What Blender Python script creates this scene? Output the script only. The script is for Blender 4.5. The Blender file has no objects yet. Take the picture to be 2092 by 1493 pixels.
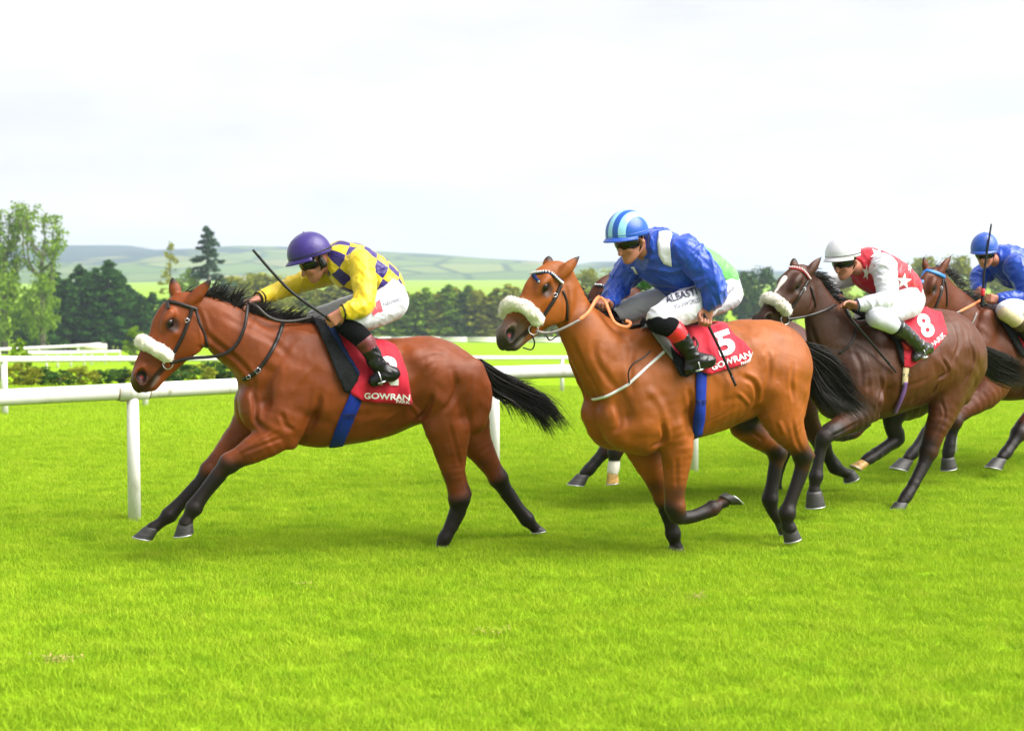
import bpy, bmesh, math, random
import numpy as np
from mathutils import Vector, Matrix
from mathutils.bvhtree import BVHTree

random.seed(7)
RNG = np.random.default_rng(7)
R = math.radians
scene = bpy.context.scene
COL = scene.collection

# ------------------------------------------------------------------ camera
PW, PH = 2092.0, 1493.0            # the photograph's size, the unit of all traced points
FPX, YHOR, CAMH = 3200.0, 545.0, 1.8
PITCH = math.atan((PH / 2 - YHOR) / FPX)
cam_data = bpy.data.cameras.new("camera")
cam = bpy.data.objects.new("camera", cam_data)
COL.objects.link(cam)
cam.location = (0, 0, CAMH)
cam.rotation_euler = (math.pi / 2 - PITCH, 0, 0)
cam_data.sensor_width = 36.0
cam_data.lens = FPX / PW * 36.0
cam_data.clip_start = 0.1
cam_data.clip_end = 20000
cam_data.dof.use_dof = True
cam_data.dof.focus_distance = 10.6
cam_data.dof.aperture_fstop = 3.0
scene.camera = cam

# ------------------------------------------------------------------ sky, sun, exposure
SUN_EL, SUN_AZ = R(48), R(106)      # azimuth clockwise from +Y (straight ahead): behind the camera, to the right
world = bpy.data.worlds.new("World")
scene.world = world
world.use_nodes = True
wn, wl = world.node_tree.nodes, world.node_tree.links
wn.clear()
w_out = wn.new("ShaderNodeOutputWorld")
w_bg = wn.new("ShaderNodeBackground")
w_bg.inputs[1].default_value = 0.10
w_sky = wn.new("ShaderNodeTexSky")
w_sky.sky_type = 'NISHITA'
w_sky.sun_disc = False
w_sky.sun_elevation = SUN_EL
w_sky.sun_rotation = SUN_AZ
w_tc = wn.new("ShaderNodeTexCoord")
w_map = wn.new("ShaderNodeMapping")
w_map.inputs["Scale"].default_value = (1.6, 1.6, 6.5)
w_noise = wn.new("ShaderNodeTexNoise")
w_noise.inputs["Scale"].default_value = 2.2
w_noise.inputs["Detail"].default_value = 6
w_noise.inputs["Roughness"].default_value = 0.55
w_ramp = wn.new("ShaderNodeValToRGB")
w_ramp.color_ramp.elements[0].position = 0.30
w_ramp.color_ramp.elements[0].color = (1.95, 1.98, 2.06, 1)
w_ramp.color_ramp.elements[1].position = 0.62
w_ramp.color_ramp.elements[1].color = (2.50, 2.50, 2.53, 1)
w_mix = wn.new("ShaderNodeMix")
w_mix.data_type = 'RGBA'
w_mix.inputs[0].default_value = 0.97
wl.new(w_tc.outputs["Generated"], w_map.inputs[0])
wl.new(w_map.outputs[0], w_noise.inputs["Vector"])
wl.new(w_noise.outputs["Fac"], w_ramp.inputs[0])
wl.new(w_sky.outputs[0], w_mix.inputs[6])
wl.new(w_ramp.outputs[0], w_mix.inputs[7])
wl.new(w_mix.outputs[2], w_bg.inputs[0])
wl.new(w_bg.outputs[0], w_out.inputs[0])

sun_data = bpy.data.lights.new("sun", 'SUN')
sun_data.energy = 2.6
sun_data.angle = R(56)
sun_data.color = (1.0, 0.965, 0.91)
sun = bpy.data.objects.new("sun", sun_data)
COL.objects.link(sun)
sdir = Vector((math.sin(SUN_AZ) * math.cos(SUN_EL), math.cos(SUN_AZ) * math.cos(SUN_EL), math.sin(SUN_EL)))
sun.rotation_euler = (-sdir).to_track_quat('-Z', 'Y').to_euler()
sun.location = (6, -8, 12)

vs = scene.view_settings
vs.view_transform = 'Standard'
vs.look = 'None'
vs.gamma = 1.0
vs.exposure = 2.08
vs.use_curve_mapping = False
scene.cycles.max_bounces = 6
scene.cycles.transparent_max_bounces = 6

# ------------------------------------------------------------------ helpers: objects, materials
def link(o, parent=None):
    COL.objects.link(o)
    if parent is not None:
        o.parent = parent
    return o

def tag(o, label=None, cat=None, group=None, kind=None):
    if label: o["label"] = label
    if cat: o["category"] = cat
    if group: o["group"] = group
    if kind: o["kind"] = kind
    return o

def empty(name, loc=(0, 0, 0), rz=0.0):
    o = bpy.data.objects.new(name, None)
    o.empty_display_size = 0.2
    o.location = loc
    o.rotation_euler = (0, 0, rz)
    COL.objects.link(o)
    return o

def mesh_np(name, V, quads=None, tris=None, smooth=True):
    """A mesh from numpy arrays of quads and / or triangles."""
    me = bpy.data.meshes.new(name)
    V = np.asarray(V, dtype=np.float32)
    nq = 0 if quads is None else len(quads)
    nt = 0 if tris is None else len(tris)
    parts = []
    if nq: parts.append(np.asarray(quads, dtype=np.int32).ravel())
    if nt: parts.append(np.asarray(tris, dtype=np.int32).ravel())
    loops = np.concatenate(parts)
    me.vertices.add(len(V)); me.vertices.foreach_set("co", V.ravel())
    me.loops.add(len(loops)); me.loops.foreach_set("vertex_index", loops)
    me.polygons.add(nq + nt)
    starts = np.concatenate([np.arange(nq) * 4, nq * 4 + np.arange(nt) * 3]).astype(np.int32)
    me.polygons.foreach_set("loop_start", starts)
    me.update(calc_edges=True)
    me.validate()
    if smooth:
        me.polygons.foreach_set("use_smooth", np.ones(len(me.polygons), dtype=bool))
    return me

def mesh_obj(name, me, mat, parent=None):
    o = bpy.data.objects.new(name, me)
    if mat is not None and not me.materials:
        me.materials.append(mat)
    return link(o, parent)

class MatNodes:
    def __init__(self, name):
        self.m = bpy.data.materials.new(name)
        self.m.use_nodes = True
        self.nt = self.m.node_tree
        self.n, self.l = self.nt.nodes, self.nt.links
        self.b = self.n["Principled BSDF"]
    def new(self, t, **kw):
        nd = self.n.new(t)
        for k, v in kw.items():
            setattr(nd, k, v)
        return nd
    def coord(self, scale=(1, 1, 1), kind="Object", rot=(0, 0, 0)):
        tc = self.new("ShaderNodeTexCoord"); mp = self.new("ShaderNodeMapping")
        mp.inputs["Scale"].default_value = scale
        mp.inputs["Rotation"].default_value = rot
        self.l.new(tc.outputs[kind], mp.inputs[0])
        return mp.outputs[0]
    def noise(self, vec, scale, detail=3, rough=0.5):
        nz = self.new("ShaderNodeTexNoise")
        nz.inputs["Scale"].default_value = scale
        nz.inputs["Detail"].default_value = detail
        nz.inputs["Roughness"].default_value = rough
        if vec is not None: self.l.new(vec, nz.inputs["Vector"])
        return nz.outputs["Fac"]
    def ramp(self, fac, stops):
        rp = self.new("ShaderNodeValToRGB")
        el = rp.color_ramp.elements
        while len(el) < len(stops): el.new(0.5)
        for e, (p, c) in zip(el, stops):
            e.position = p
            e.color = (c[0], c[1], c[2], 1) if not isinstance(c, (int, float)) else (c, c, c, 1)
        self.l.new(fac, rp.inputs[0])
        return rp.outputs[0]
    def mix(self, fac, a, b, blend='MIX'):
        mx = self.new("ShaderNodeMix", data_type='RGBA', blend_type=blend)
        for sock, v in ((mx.inputs[0], fac), (mx.inputs[6], a), (mx.inputs[7], b)):
            if hasattr(v, "is_linked"): self.l.new(v, sock)
            elif isinstance(v, (int, float)): sock.default_value = v
            else: sock.default_value = (v[0], v[1], v[2], 1)
        return mx.outputs[2]
    def math(self, op, a, b=0.0, clamp=False):
        mt = self.new("ShaderNodeMath", operation=op, use_clamp=clamp)
        for sock, v in ((mt.inputs[0], a), (mt.inputs[1], b)):
            if hasattr(v, "is_linked"): self.l.new(v, sock)
            else: sock.default_value = v
        return mt.outputs[0]
    def bump(self, height, strength=0.3, dist=0.01):
        bp = self.new("ShaderNodeBump")
        bp.inputs["Strength"].default_value = strength
        bp.inputs["Distance"].default_value = dist
        self.l.new(height, bp.inputs["Height"])
        self.l.new(bp.outputs[0], self.b.inputs["Normal"])
    def color(self, c):
        if hasattr(c, "is_linked"): self.l.new(c, self.b.inputs["Base Color"])
        else: self.b.inputs["Base Color"].default_value = (c[0], c[1], c[2], 1)
    def set(self, **kw):
        names = dict(rough="Roughness", metal="Metallic", spec="Specular IOR Level", coat="Coat Weight",
                     coat_rough="Coat Roughness", sheen="Sheen Weight", sheen_rough="Sheen Roughness",
                     trans="Transmission Weight", sss="Subsurface Weight")
        for k, v in kw.items():
            self.b.inputs[names[k]].default_value = v
        return self

_mat_cache = {}
def simple_mat(name, col, rough=0.6, var=0.12, scale=30, bump=0.0, metal=0.0, spec=0.5, coat=0.0, sheen=0.0, bscale=120):
    """A plain procedural material: one colour broken up by noise, with optional fine relief."""
    if name in _mat_cache: return _mat_cache[name]
    m = MatNodes(name)
    v = m.coord()
    nz = m.noise(v, scale, 4, 0.6)
    lo = tuple(c * (1 - var) for c in col); hi = tuple(min(1, c * (1 + var)) for c in col)
    m.color(m.ramp(nz, [(0.3, lo), (0.7, hi)]))
    m.set(rough=rough, metal=metal, spec=spec, coat=coat, sheen=sheen)
    if bump > 0:
        m.bump(m.noise(v, bscale, 3, 0.6), bump, 0.004)
    _mat_cache[name] = m.m
    return m.m

# ------------------------------------------------------------------ helpers: photograph points to places
CP, SP = math.cos(PITCH), math.sin(PITCH)
CAM = np.array([0.0, 0.0, CAMH])
def ray(px, py):
    a, b = (px - PW / 2) / FPX, (py - PH / 2) / FPX
    return np.array([a, CP - b * SP, -SP - b * CP])

def ground_z(y):
    """Height of the turf: level on the track, then falling away beyond the rail, level again far off."""
    y = np.asarray(y, dtype=float)
    t = np.clip(y - 15.0, 0, None)
    z = -0.058 * (np.sqrt(t * t + 4.0) - 2.0)
    zmin, k = -10.9, 2.5
    sp = lambda q: np.log1p(np.exp(q / k)) * k
    return sp(z - zmin) - sp(-zmin)

def on_ground(px, py):
    d = ray(px, py)
    lo, hi = 1.0, 3000.0
    f = lambda t: CAM[2] + d[2] * t - float(ground_z(d[1] * t))
    t = 1.0
    while f(t) > 0 and t < 4000: t *= 1.02
    a, b = t / 1.02, t
    for _ in range(40):
        c = (a + b) / 2
        if f(c) > 0: a = c
        else: b = c
    return CAM + d * a

def at_depth(px, py, y):
    d = ray(px, py)
    return CAM + d * (y / d[1])

class Frame:
    """A horse's own axes: x forward, y to its left (the side we see), z up, origin on the ground under it."""
    def __init__(self, yaw_deg, ref_px, ref_v, mid_px):
        th = R(yaw_deg)
        self.rz = math.pi + th
        self.f = np.array([-math.cos(th), -math.sin(th), 0.0])
        self.n = np.array([math.sin(th), -math.cos(th), 0.0])
        d = ray(*ref_px)
        p = CAM + d * (-CAMH / d[2])
        self.o = p - ref_v * self.n
        self.o = self.o + self.f * self.P(mid_px[0], mid_px[1], 0.0)[0]
        self.Rm = np.stack([self.f, self.n, [0, 0, 1]])
        self.cam_l = self.Rm @ (CAM - self.o)
    def P(self, px, py, v=0.0):
        """Local point seen at a pixel, on the vertical plane v metres to the near side of the spine."""
        d = ray(px, py)
        t = (v - (CAM - self.o) @ self.n) / (d @ self.n)
        w = CAM + d * t - self.o
        return np.array([w @ self.f, v, w[2]])
    def m(self, px, py, v=0.0):
        """Metres per pixel there."""
        p = self.P(px, py, v)
        w = self.o + self.f * p[0] + self.n * p[1] + np.array([0, 0, p[2]]) - CAM
        return (w[1] * CP - w[2] * SP) / FPX
    def rayl(self, px, py):
        d = self.Rm @ ray(px, py)
        return d / np.linalg.norm(d)
    def chain(self, pts, v=None, s=None):
        """Traced points (x, y, radius in px[, v[, s]]) to rows u, v, z, r, s."""
        out = []
        for p in pts:
            vv = p[3] if len(p) > 3 else (0.0 if v is None else v)
            ss = p[4] if len(p) > 4 else (1.0 if s is None else s)
            q = self.P(p[0], p[1], vv)
            out.append([q[0], q[1], q[2], p[2] * self.m(p[0], p[1], vv), ss])
        return np.array(out)

# ------------------------------------------------------------------ helpers: organic solids
def resample(C, sub):
    """Catmull-Rom through the rows of C."""
    if len(C) < 3 or sub <= 1: return C
    E = np.vstack([2 * C[0] - C[1], C, 2 * C[-1] - C[-2]])
    out = []
    for i in range(1, len(E) - 2):
        p0, p1, p2, p3 = E[i - 1], E[i], E[i + 1], E[i + 2]
        for j in range(sub):
            t = j / sub
            q = 0.5 * (2 * p1 + (p2 - p0) * t + (2 * p0 - 5 * p1 + 4 * p2 - p3) * t * t + (3 * p1 - p0 - 3 * p2 + p3) * t ** 3)
            lin = p1 + (p2 - p1) * t
            q[3] = 0.5 * q[3] + 0.5 * lin[3]; q[4] = lin[4]
            out.append(q)
    out.append(C[-1])
    return np.array(out)

def seg_dist(X, Y, Z, a, b, flat0=False, flat1=False):
    s = (a[4] + b[4]) / 2
    ax, ay, az = a[0], a[1] / s, a[2]
    bx, by, bz = b[0] - ax, b[1] / s - ay, b[2] - az
    px, py, pz = X - ax, Y / s - ay, Z - az
    L2 = bx * bx + by * by + bz * bz + 1e-12
    t0 = (px * bx + py * by + pz * bz) / L2
    t = np.clip(t0, 0, 1)
    d = np.sqrt((px - t * bx) ** 2 + (py - t * by) ** 2 + (pz - t * bz) ** 2) - (a[3] + t * (b[3] - a[3]))
    d = d * (0.5 * (1 + s) if s < 1 else 1.0)
    L = math.sqrt(L2)
    if flat0: d = np.maximum(d, -t0 * L)
    if flat1: d = np.maximum(d, (t0 - 1) * L)
    return d

def chain_dist(V, C, sub=3):
    C = resample(C, sub)
    d = np.full(len(V), 9.0)
    for a, b in zip(C[:-1], C[1:]):
        d = np.minimum(d, seg_dist(V[:, 0], V[:, 1], V[:, 2], a, b))
    return d

class Solid:
    """Blends tapered limbs and muscles into one continuous skin."""
    def __init__(self, vox):
        self.vox = vox
        self.ops = []
    def add(self, C, k=0.03, sub=3, flat=(False, False), op='add'):
        C = np.asarray(C, dtype=float)
        if C.ndim == 1: C = C[None]
        if C.shape[1] == 4: C = np.hstack([C, np.ones((len(C), 1))])
        if len(C) == 1: C = np.vstack([C, C + np.array([1e-4, 0, 0, 0, 0])])
        self.ops.append((resample(C, sub), k, flat, op))
    def mirror(self, C, **kw):
        C = np.asarray(C, dtype=float)
        if C.ndim == 1: C = C[None]
        self.add(C, **kw)
        D = C.copy(); D[:, 1] *= -1
        self.add(D, **kw)
    def mesh(self, smooth=2):
        vox = self.vox
        lo = np.full(3, 1e9); hi = -lo
        for C, k, fl, op in self.ops:
            if op != 'add': continue
            rr = C[:, 3:4] * np.maximum(1.0, np.array([[1, 1, 1]]))
            lo = np.minimum(lo, (C[:, :3] - rr).min(0)); hi = np.maximum(hi, (C[:, :3] + rr).max(0))
        lo -= 4 * vox; hi += 4 * vox
        n = np.ceil((hi - lo) / vox).astype(int) + 1
        ax = [(lo[i] + vox * np.arange(n[i])).astype(np.float32) for i in range(3)]
        D = np.full(n, 0.3, dtype=np.float32)
        for C, k, fl, op in self.ops:
            m = k + 3 * vox
            r = C[:, 3].max()
            clo = (C[:, :3] - C[:, 3:4]).min(0) - m; chi = (C[:, :3] + C[:, 3:4]).max(0) + m
            i0 = np.maximum(0, np.floor((clo - lo) / vox).astype(int)); i1 = np.minimum(n, np.ceil((chi - lo) / vox).astype(int) + 1)
            if (i1 <= i0).any(): continue
            sh = i1 - i0
            T = np.full(sh, 0.3, dtype=np.float32)
            ns = len(C) - 1
            for j, (a, b) in enumerate(zip(C[:-1], C[1:])):
                slo = np.minimum(a[:3] - a[3], b[:3] - b[3]) - m; shi = np.maximum(a[:3] + a[3], b[:3] + b[3]) + m
                j0 = np.maximum(i0, np.floor((slo - lo) / vox).astype(int)); j1 = np.minimum(i1, np.ceil((shi - lo) / vox).astype(int) + 1)
                if (j1 <= j0).any(): continue
                X = ax[0][j0[0]:j1[0], None, None]; Y = ax[1][None, j0[1]:j1[1], None]; Z = ax[2][None, None, j0[2]:j1[2]]
                d = seg_dist(X, Y, Z, a, b, fl[0] and j == 0, fl[1] and j == ns - 1).astype(np.float32)
                q0, q1 = j0 - i0, j1 - i0
                sl = (slice(q0[0], q1[0]), slice(q0[1], q1[1]), slice(q0[2], q1[2]))
                T[sl] = np.minimum(T[sl], d)
            sl = (slice(i0[0], i1[0]), slice(i0[1], i1[1]), slice(i0[2], i1[2]))
            A = D[sl]
            if op == 'add':
                h = np.maximum(k - np.abs(A - T), 0) / k
                D[sl] = np.minimum(A, T) - h * h * k * 0.25
            else:
                h = np.maximum(k - np.abs(A + T), 0) / k
                D[sl] = np.maximum(A, -T) + h * h * k * 0.25
        return surface(D, lo, vox, smooth)

def surface(D, lo, vox, smooth=2):
    S = D < 0
    c = np.zeros(tuple(np.array(D.shape) - 1), dtype=np.uint8)
    sl = (slice(0, -1), slice(1, None))
    for i in (0, 1):
        for j in (0, 1):
            for k in (0, 1):
                c += S[sl[i], sl[j], sl[k]]
    act = (c > 0) & (c < 8)
    idx = np.argwhere(act)
    ids = np.full(c.shape, -1, dtype=np.int32)
    ids[act] = np.arange(len(idx))
    corners = [(i, j, k) for i in (0, 1) for j in (0, 1) for k in (0, 1)]
    vals = np.stack([D[idx[:, 0] + i, idx[:, 1] + j, idx[:, 2] + k] for i, j, k in corners], 1)
    acc = np.zeros((len(idx), 3)); cnt = np.zeros(len(idx))
    for a in range(8):
        for b in range(a + 1, 8):
            ca, cb = np.array(corners[a]), np.array(corners[b])
            if np.abs(ca - cb).sum() != 1: continue
            va, vb = vals[:, a], vals[:, b]
            cross = (va < 0) != (vb < 0)
            t = np.where(cross, va / np.where(np.abs(va - vb) < 1e-9, 1, va - vb), 0)
            p = ca[None] + t[:, None] * (cb - ca)[None]
            acc += np.where(cross[:, None], p, 0); cnt += cross
    V = lo + vox * (idx + acc / cnt[:, None])
    quads = []
    for axis in range(3):
        o = [0, 1, 2]; o.remove(axis)
        St = np.moveaxis(S, axis, 0)
        It = np.moveaxis(ids, axis, 0)
        cr = St[:-1] != St[1:]
        e = np.argwhere(cr[:, 1:-1, 1:-1])
        i, j, k = e[:, 0], e[:, 1] + 1, e[:, 2] + 1
        q = np.stack([It[i, j - 1, k - 1], It[i, j, k - 1], It[i, j, k], It[i, j - 1, k]], 1)
        flip = ~St[i, j, k]
        if axis == 1: flip = ~flip
        q[flip] = q[flip][:, ::-1]
        quads.append(q)
    Q = np.concatenate(quads)
    Q = Q[(Q >= 0).all(1)]
    for _ in range(smooth):
        V = laplace(V, Q, 0.5)
    return V, Q

def laplace(V, Q, f):
    acc = np.zeros_like(V); cnt = np.zeros(len(V))
    for a, b in ((0, 1), (1, 2), (2, 3), (3, 0)):
        for i, j in ((a, b), (b, a)):
            for d in range(3):
                acc[:, d] += np.bincount(Q[:, i], V[Q[:, j], d], len(V))
            cnt += np.bincount(Q[:, i], None, len(V))
    return V + f * (acc / np.maximum(cnt, 1)[:, None] - V)

def vnormals(V, Q):
    n = np.cross(V[Q[:, 2]] - V[Q[:, 0]], V[Q[:, 3]] - V[Q[:, 1]])
    acc = np.zeros_like(V)
    for k in range(4):
        for d in range(3):
            acc[:, d] += np.bincount(Q[:, k], n[:, d], len(V))
    return acc / np.maximum(np.linalg.norm(acc, axis=1, keepdims=True), 1e-9)

def wrinkle(V, Q, amp, freq, seed, stretch=(1, 1, 1), sharp=1.5):
    """Soft folds of cloth: the surface moved along its normals by warped waves."""
    rg = np.random.default_rng(seed)
    N = vnormals(V, Q)
    P = V * np.array(stretch) * freq
    w = np.zeros(len(V))
    for o in range(5):
        d = rg.normal(size=3); d /= np.linalg.norm(d)
        e = rg.normal(size=3) * 0.8
        ph = rg.uniform(0, 6.28)
        warp = 0.9 * np.sin(P @ e + ph) + 0.5 * np.sin(P @ (e[::-1] * 1.7) + ph * 2)
        x = np.sin((P @ d) * (1 + 0.55 * o) + warp * 1.6 + ph)
        w += (np.abs(x) ** sharp * np.sign(x)) / (1 + 0.7 * o)
    return V + N * (w * amp / 2.0)[:, None]

def folds(V, Q, amp, freq, seed, stretch=(1, 1, 1)):
    """Crisp folds of thin silk: sharp ridges between smooth hollows."""
    rg = np.random.default_rng(seed)
    N = vnormals(V, Q)
    P = V * np.array(stretch) * freq
    w = np.zeros(len(V))
    for o in range(4):
        d = rg.normal(size=3); d /= np.linalg.norm(d)
        e = rg.normal(size=3) * .55; ph = rg.uniform(0, 6.28)
        warp = 1.1 * np.sin(P @ e + ph) + .6 * np.sin(P @ (e[::-1] * 1.9) + 2 * ph)
        x = 1 - np.abs(np.sin((P @ d) * (.5 + .35 * o) + warp + ph))
        msk = .5 + .5 * np.sin(P @ (rg.normal(size=3) * .35) + rg.uniform(0, 6))
        w += (x ** 2.2 - .3) * msk / (1 + .45 * o)
    return V + N * (w * amp)[:, None]

def sculpt(V, Q, lines, skin, ripple=None):
    """Draw creases (depth > 0) and ridges (depth < 0) on a body along traced lines, both sides alike."""
    N = vnormals(V, Q)
    off = np.zeros(len(V))
    for path, depth, width in lines:
        P = np.array([skin.hit(x, y)[0] for x, y in densify(np.array(path, float), 4.0)])
        for m in (np.array([1, 1, 1.0]), np.array([1, -1, 1.0])):
            A = P * m
            lo, hi = A.min(0) - width * 4, A.max(0) + width * 4
            idx = np.where(((V > lo) & (V < hi)).all(1))[0]
            if not len(idx): continue
            d = np.full(len(idx), 9.0); tt = np.zeros(len(idx)); X = V[idx]
            n = len(A) - 1
            for i in range(n):
                ab = A[i + 1] - A[i]; L2 = ab @ ab + 1e-12
                t = np.clip(((X - A[i]) @ ab) / L2, 0, 1)
                q = np.linalg.norm(X - A[i] - t[:, None] * ab, axis=1)
                up = q < d
                d = np.where(up, q, d); tt = np.where(up, (i + t) / n, tt)
            taper = np.clip(np.minimum(tt, 1 - tt) * 5, 0.15, 1)
            width_ = width * 1.15
            core = np.exp(-(d / width_) ** 2) - .38 * np.exp(-((d - 1.9 * width) / (1.1 * width)) ** 2)
            off[idx] += -depth * .78 * core * taper
    return V + N * off[:, None]

def tube(P, r, seg=8, cap=True):
    """Vertices and quads of a tube along points P with radii r."""
    P = np.asarray(P, dtype=float); n = len(P)
    r = np.full(n, r) if np.isscalar(r) else np.asarray(r)
    T = np.gradient(P, axis=0); T /= np.maximum(np.linalg.norm(T, axis=1, keepdims=True), 1e-9)
    up = np.array([0, 0, 1.0]) if abs(T[0][2]) < 0.9 else np.array([1.0, 0, 0])
    V = []
    a = np.arange(seg) * 2 * math.pi / seg
    N = np.cross(T[0], up); N /= np.linalg.norm(N)
    for i in range(n):
        N = N - T[i] * (N @ T[i]); N /= max(np.linalg.norm(N), 1e-9)
        B = np.cross(T[i], N)
        V.append(P[i] + r[i] * (np.cos(a)[:, None] * N + np.sin(a)[:, None] * B))
    V = np.concatenate(V)
    Q = []
    for i in range(n - 1):
        for j in range(seg):
            k = (j + 1) % seg
            Q.append((i * seg + j, i * seg + k, (i + 1) * seg + k, (i + 1) * seg + j))
    T3 = []
    if cap:
        c0 = len(V); V = np.vstack([V, P[0], P[-1]])
        for j in range(seg):
            k = (j + 1) % seg
            T3.append((c0, k, j)); T3.append((c0 + 1, (n - 1) * seg + j, (n - 1) * seg + k))
    return V, np.array(Q), (np.array(T3) if T3 else None)

def tube_obj(name, P, r, mat, parent=None, seg=8):
    V, Q, T = tube(P, r, seg)
    return mesh_obj(name, mesh_np(name, V, Q, T), mat, parent)

def smooth_path(P, sub=6):
    P = np.asarray(P, dtype=float)
    C = np.hstack([P[:, :3], np.zeros((len(P), 2))])
    return resample(C, sub)[:, :3]

def join(parts):
    """Merge (V, Q, T) triples."""
    Vs, Qs, Ts, o = [], [], [], 0
    for V, Q, T in parts:
        Vs.append(V)
        if Q is not None and len(Q): Qs.append(np.asarray(Q) + o)
        if T is not None and len(T): Ts.append(np.asarray(T) + o)
        o += len(V)
    return np.vstack(Vs), (np.vstack(Qs) if Qs else None), (np.vstack(Ts) if Ts else None)

def box_vq(c, h, ax=None):
    c = np.asarray(c, float); h = np.asarray(h, float)
    ax = np.eye(3) if ax is None else np.asarray(ax)
    S = np.array([(x, y, z) for x in (-1, 1) for y in (-1, 1) for z in (-1, 1)], float)
    V = c + (S * h) @ ax
    Q = np.array([(0, 1, 3, 2), (4, 6, 7, 5), (0, 4, 5, 1), (2, 3, 7, 6), (0, 2, 6, 4), (1, 5, 7, 3)])
    return V, Q, None

class Skin:
    """A finished surface that straps, cloths and print are laid on."""
    def __init__(self, fr, V, Q):
        self.fr = fr
        self.t = BVHTree.FromPolygons([tuple(p) for p in V], [tuple(int(i) for i in q) for q in Q])
    def hit(self, px, py, off=0.0, v=0.12):
        d = self.fr.rayl(px, py)
        loc, nor, i, dist = self.t.ray_cast(Vector(self.fr.cam_l), Vector(d))
        if loc is None:
            loc, nor, i, dist = self.t.find_nearest(Vector(self.fr.P(px, py, v)))
        n = np.array(nor); p = np.array(loc)
        if n @ d > 0: n = -n
        return p + n * off, n
    def near(self, p, off=0.0):
        loc, nor, i, dist = self.t.find_nearest(Vector(p))
        n = np.array(nor); q = np.array(loc)
        return q + n * off, n

def ribbon(P, N, w, t):
    """A flat strap of width w and thickness t along points P lying on normals N."""
    P = np.asarray(P); N = np.asarray(N); n = len(P)
    T = np.gradient(P, axis=0); T /= np.maximum(np.linalg.norm(T, axis=1, keepdims=True), 1e-9)
    B = np.cross(N, T); B /= np.maximum(np.linalg.norm(B, axis=1, keepdims=True), 1e-9)
    w = np.full(n, w) if np.isscalar(w) else np.asarray(w)
    W = w[:, None] / 2
    V = np.stack([P - B * W - N * t * 0.5, P + B * W - N * t * 0.5, P + B * W + N * t * 0.4, P + N * t * 0.7, P - B * W + N * t * 0.4], 1).reshape(-1, 3)
    Q = []
    for i in range(n - 1):
        for j in range(5):
            k = (j + 1) % 5
            Q.append((i * 5 + j, i * 5 + k, i * 5 + 5 + k, i * 5 + 5 + j))
    e = (n - 1) * 5
    return V, np.array(Q), np.array([(0, 2, 1), (0, 3, 2), (0, 4, 3), (e, e + 1, e + 2), (e, e + 2, e + 3), (e, e + 3, e + 4)])

def densify(path, step=5.0):
    path = np.asarray(path, dtype=float)
    C = np.hstack([path[:, :2], np.zeros((len(path), 3))])
    L = np.abs(np.diff(path[:, :2], axis=0)).sum(1).max()
    return resample(C, max(2, int(L / step)))[:, :2] if len(path) > 2 else np.linspace(path[0, :2], path[1, :2], max(3, int(L / step)))

def strap(skin, path, w, t=0.005, off=0.004, mirror=False):
    pts, nor = [], []
    for x, y in densify(path):
        p, n = skin.hit(x, y, off)
        pts.append(p); nor.append(n)
    pts, nor = np.array(pts), np.array(nor)
    for _ in range(2):
        nor[1:-1] = (nor[:-2] + nor[1:-1] + nor[2:]); nor /= np.linalg.norm(nor, axis=1, keepdims=True)
        pts[1:-1] = 0.25 * pts[:-2] + 0.5 * pts[1:-1] + 0.25 * pts[2:]
    a = ribbon(pts, nor, w, t)
    if not mirror: return a
    m = np.array([1, -1, 1.0])
    return join([a, ribbon(pts * m, nor * m, w, t)])

def free_strap(fr, path, w, t=0.004, normal=None):
    """A strap hanging free through traced points (x, y, v)."""
    P = np.array([fr.P(x, y, v) for x, y, v in path])
    P = smooth_path(P, 6) if len(P) > 2 else np.linspace(P[0], P[1], 6)
    n = np.array([0, 1.0, 0.15]) if normal is None else np.asarray(normal, float)
    N = np.tile(n / np.linalg.norm(n), (len(P), 1))
    T = np.gradient(P, axis=0); T /= np.maximum(np.linalg.norm(T, axis=1, keepdims=True), 1e-9)
    N = N - T * (N * T).sum(1, keepdims=True); N /= np.maximum(np.linalg.norm(N, axis=1, keepdims=True), 1e-9)
    return ribbon(P, N, w, t)

def poly_sheet(skin, poly, off, cuts=4, ripple=0.0, seed=1):
    """A sheet with a traced outline laid on a skin (verts, tris)."""
    bm = bmesh.new()
    vs_ = [bm.verts.new((x, y, 0)) for x, y in poly]
    f = bm.faces.new(vs_)
    bmesh.ops.triangulate(bm, faces=[f])
    for _ in range(cuts):
        L = np.mean([e.calc_length() for e in bm.edges])
        big = [e for e in bm.edges if e.calc_length() > 9]
        if not big: break
        bmesh.ops.subdivide_edges(bm, edges=big, cuts=1)
        bmesh.ops.triangulate(bm, faces=bm.faces[:])
    bm.verts.index_update()
    P2 = np.array([v.co[:2] for v in bm.verts])
    T = np.array([[v.index for v in f.verts] for f in bm.faces])
    bm.free()
    rg = np.random.default_rng(seed)
    ph = rg.uniform(0, 6, 4)
    V = []
    for x, y in P2:
        o = off + (ripple * (math.sin(x * 0.11 + y * 0.05 + ph[0]) + math.sin(x * 0.19 - y * 0.07 + ph[1])) if ripple else 0)
        V.append(skin.hit(x, y, o)[0])
    return np.array(V), None, T

def sheet_obj(name, VQT, mat, parent, thick):
    me = mesh_np(name, VQT[0], VQT[1], VQT[2])
    o = mesh_obj(name, me, mat, parent)
    if thick:
        md = o.modifiers.new("thick", 'SOLIDIFY'); md.thickness = thick; md.offset = 0
    return o

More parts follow.
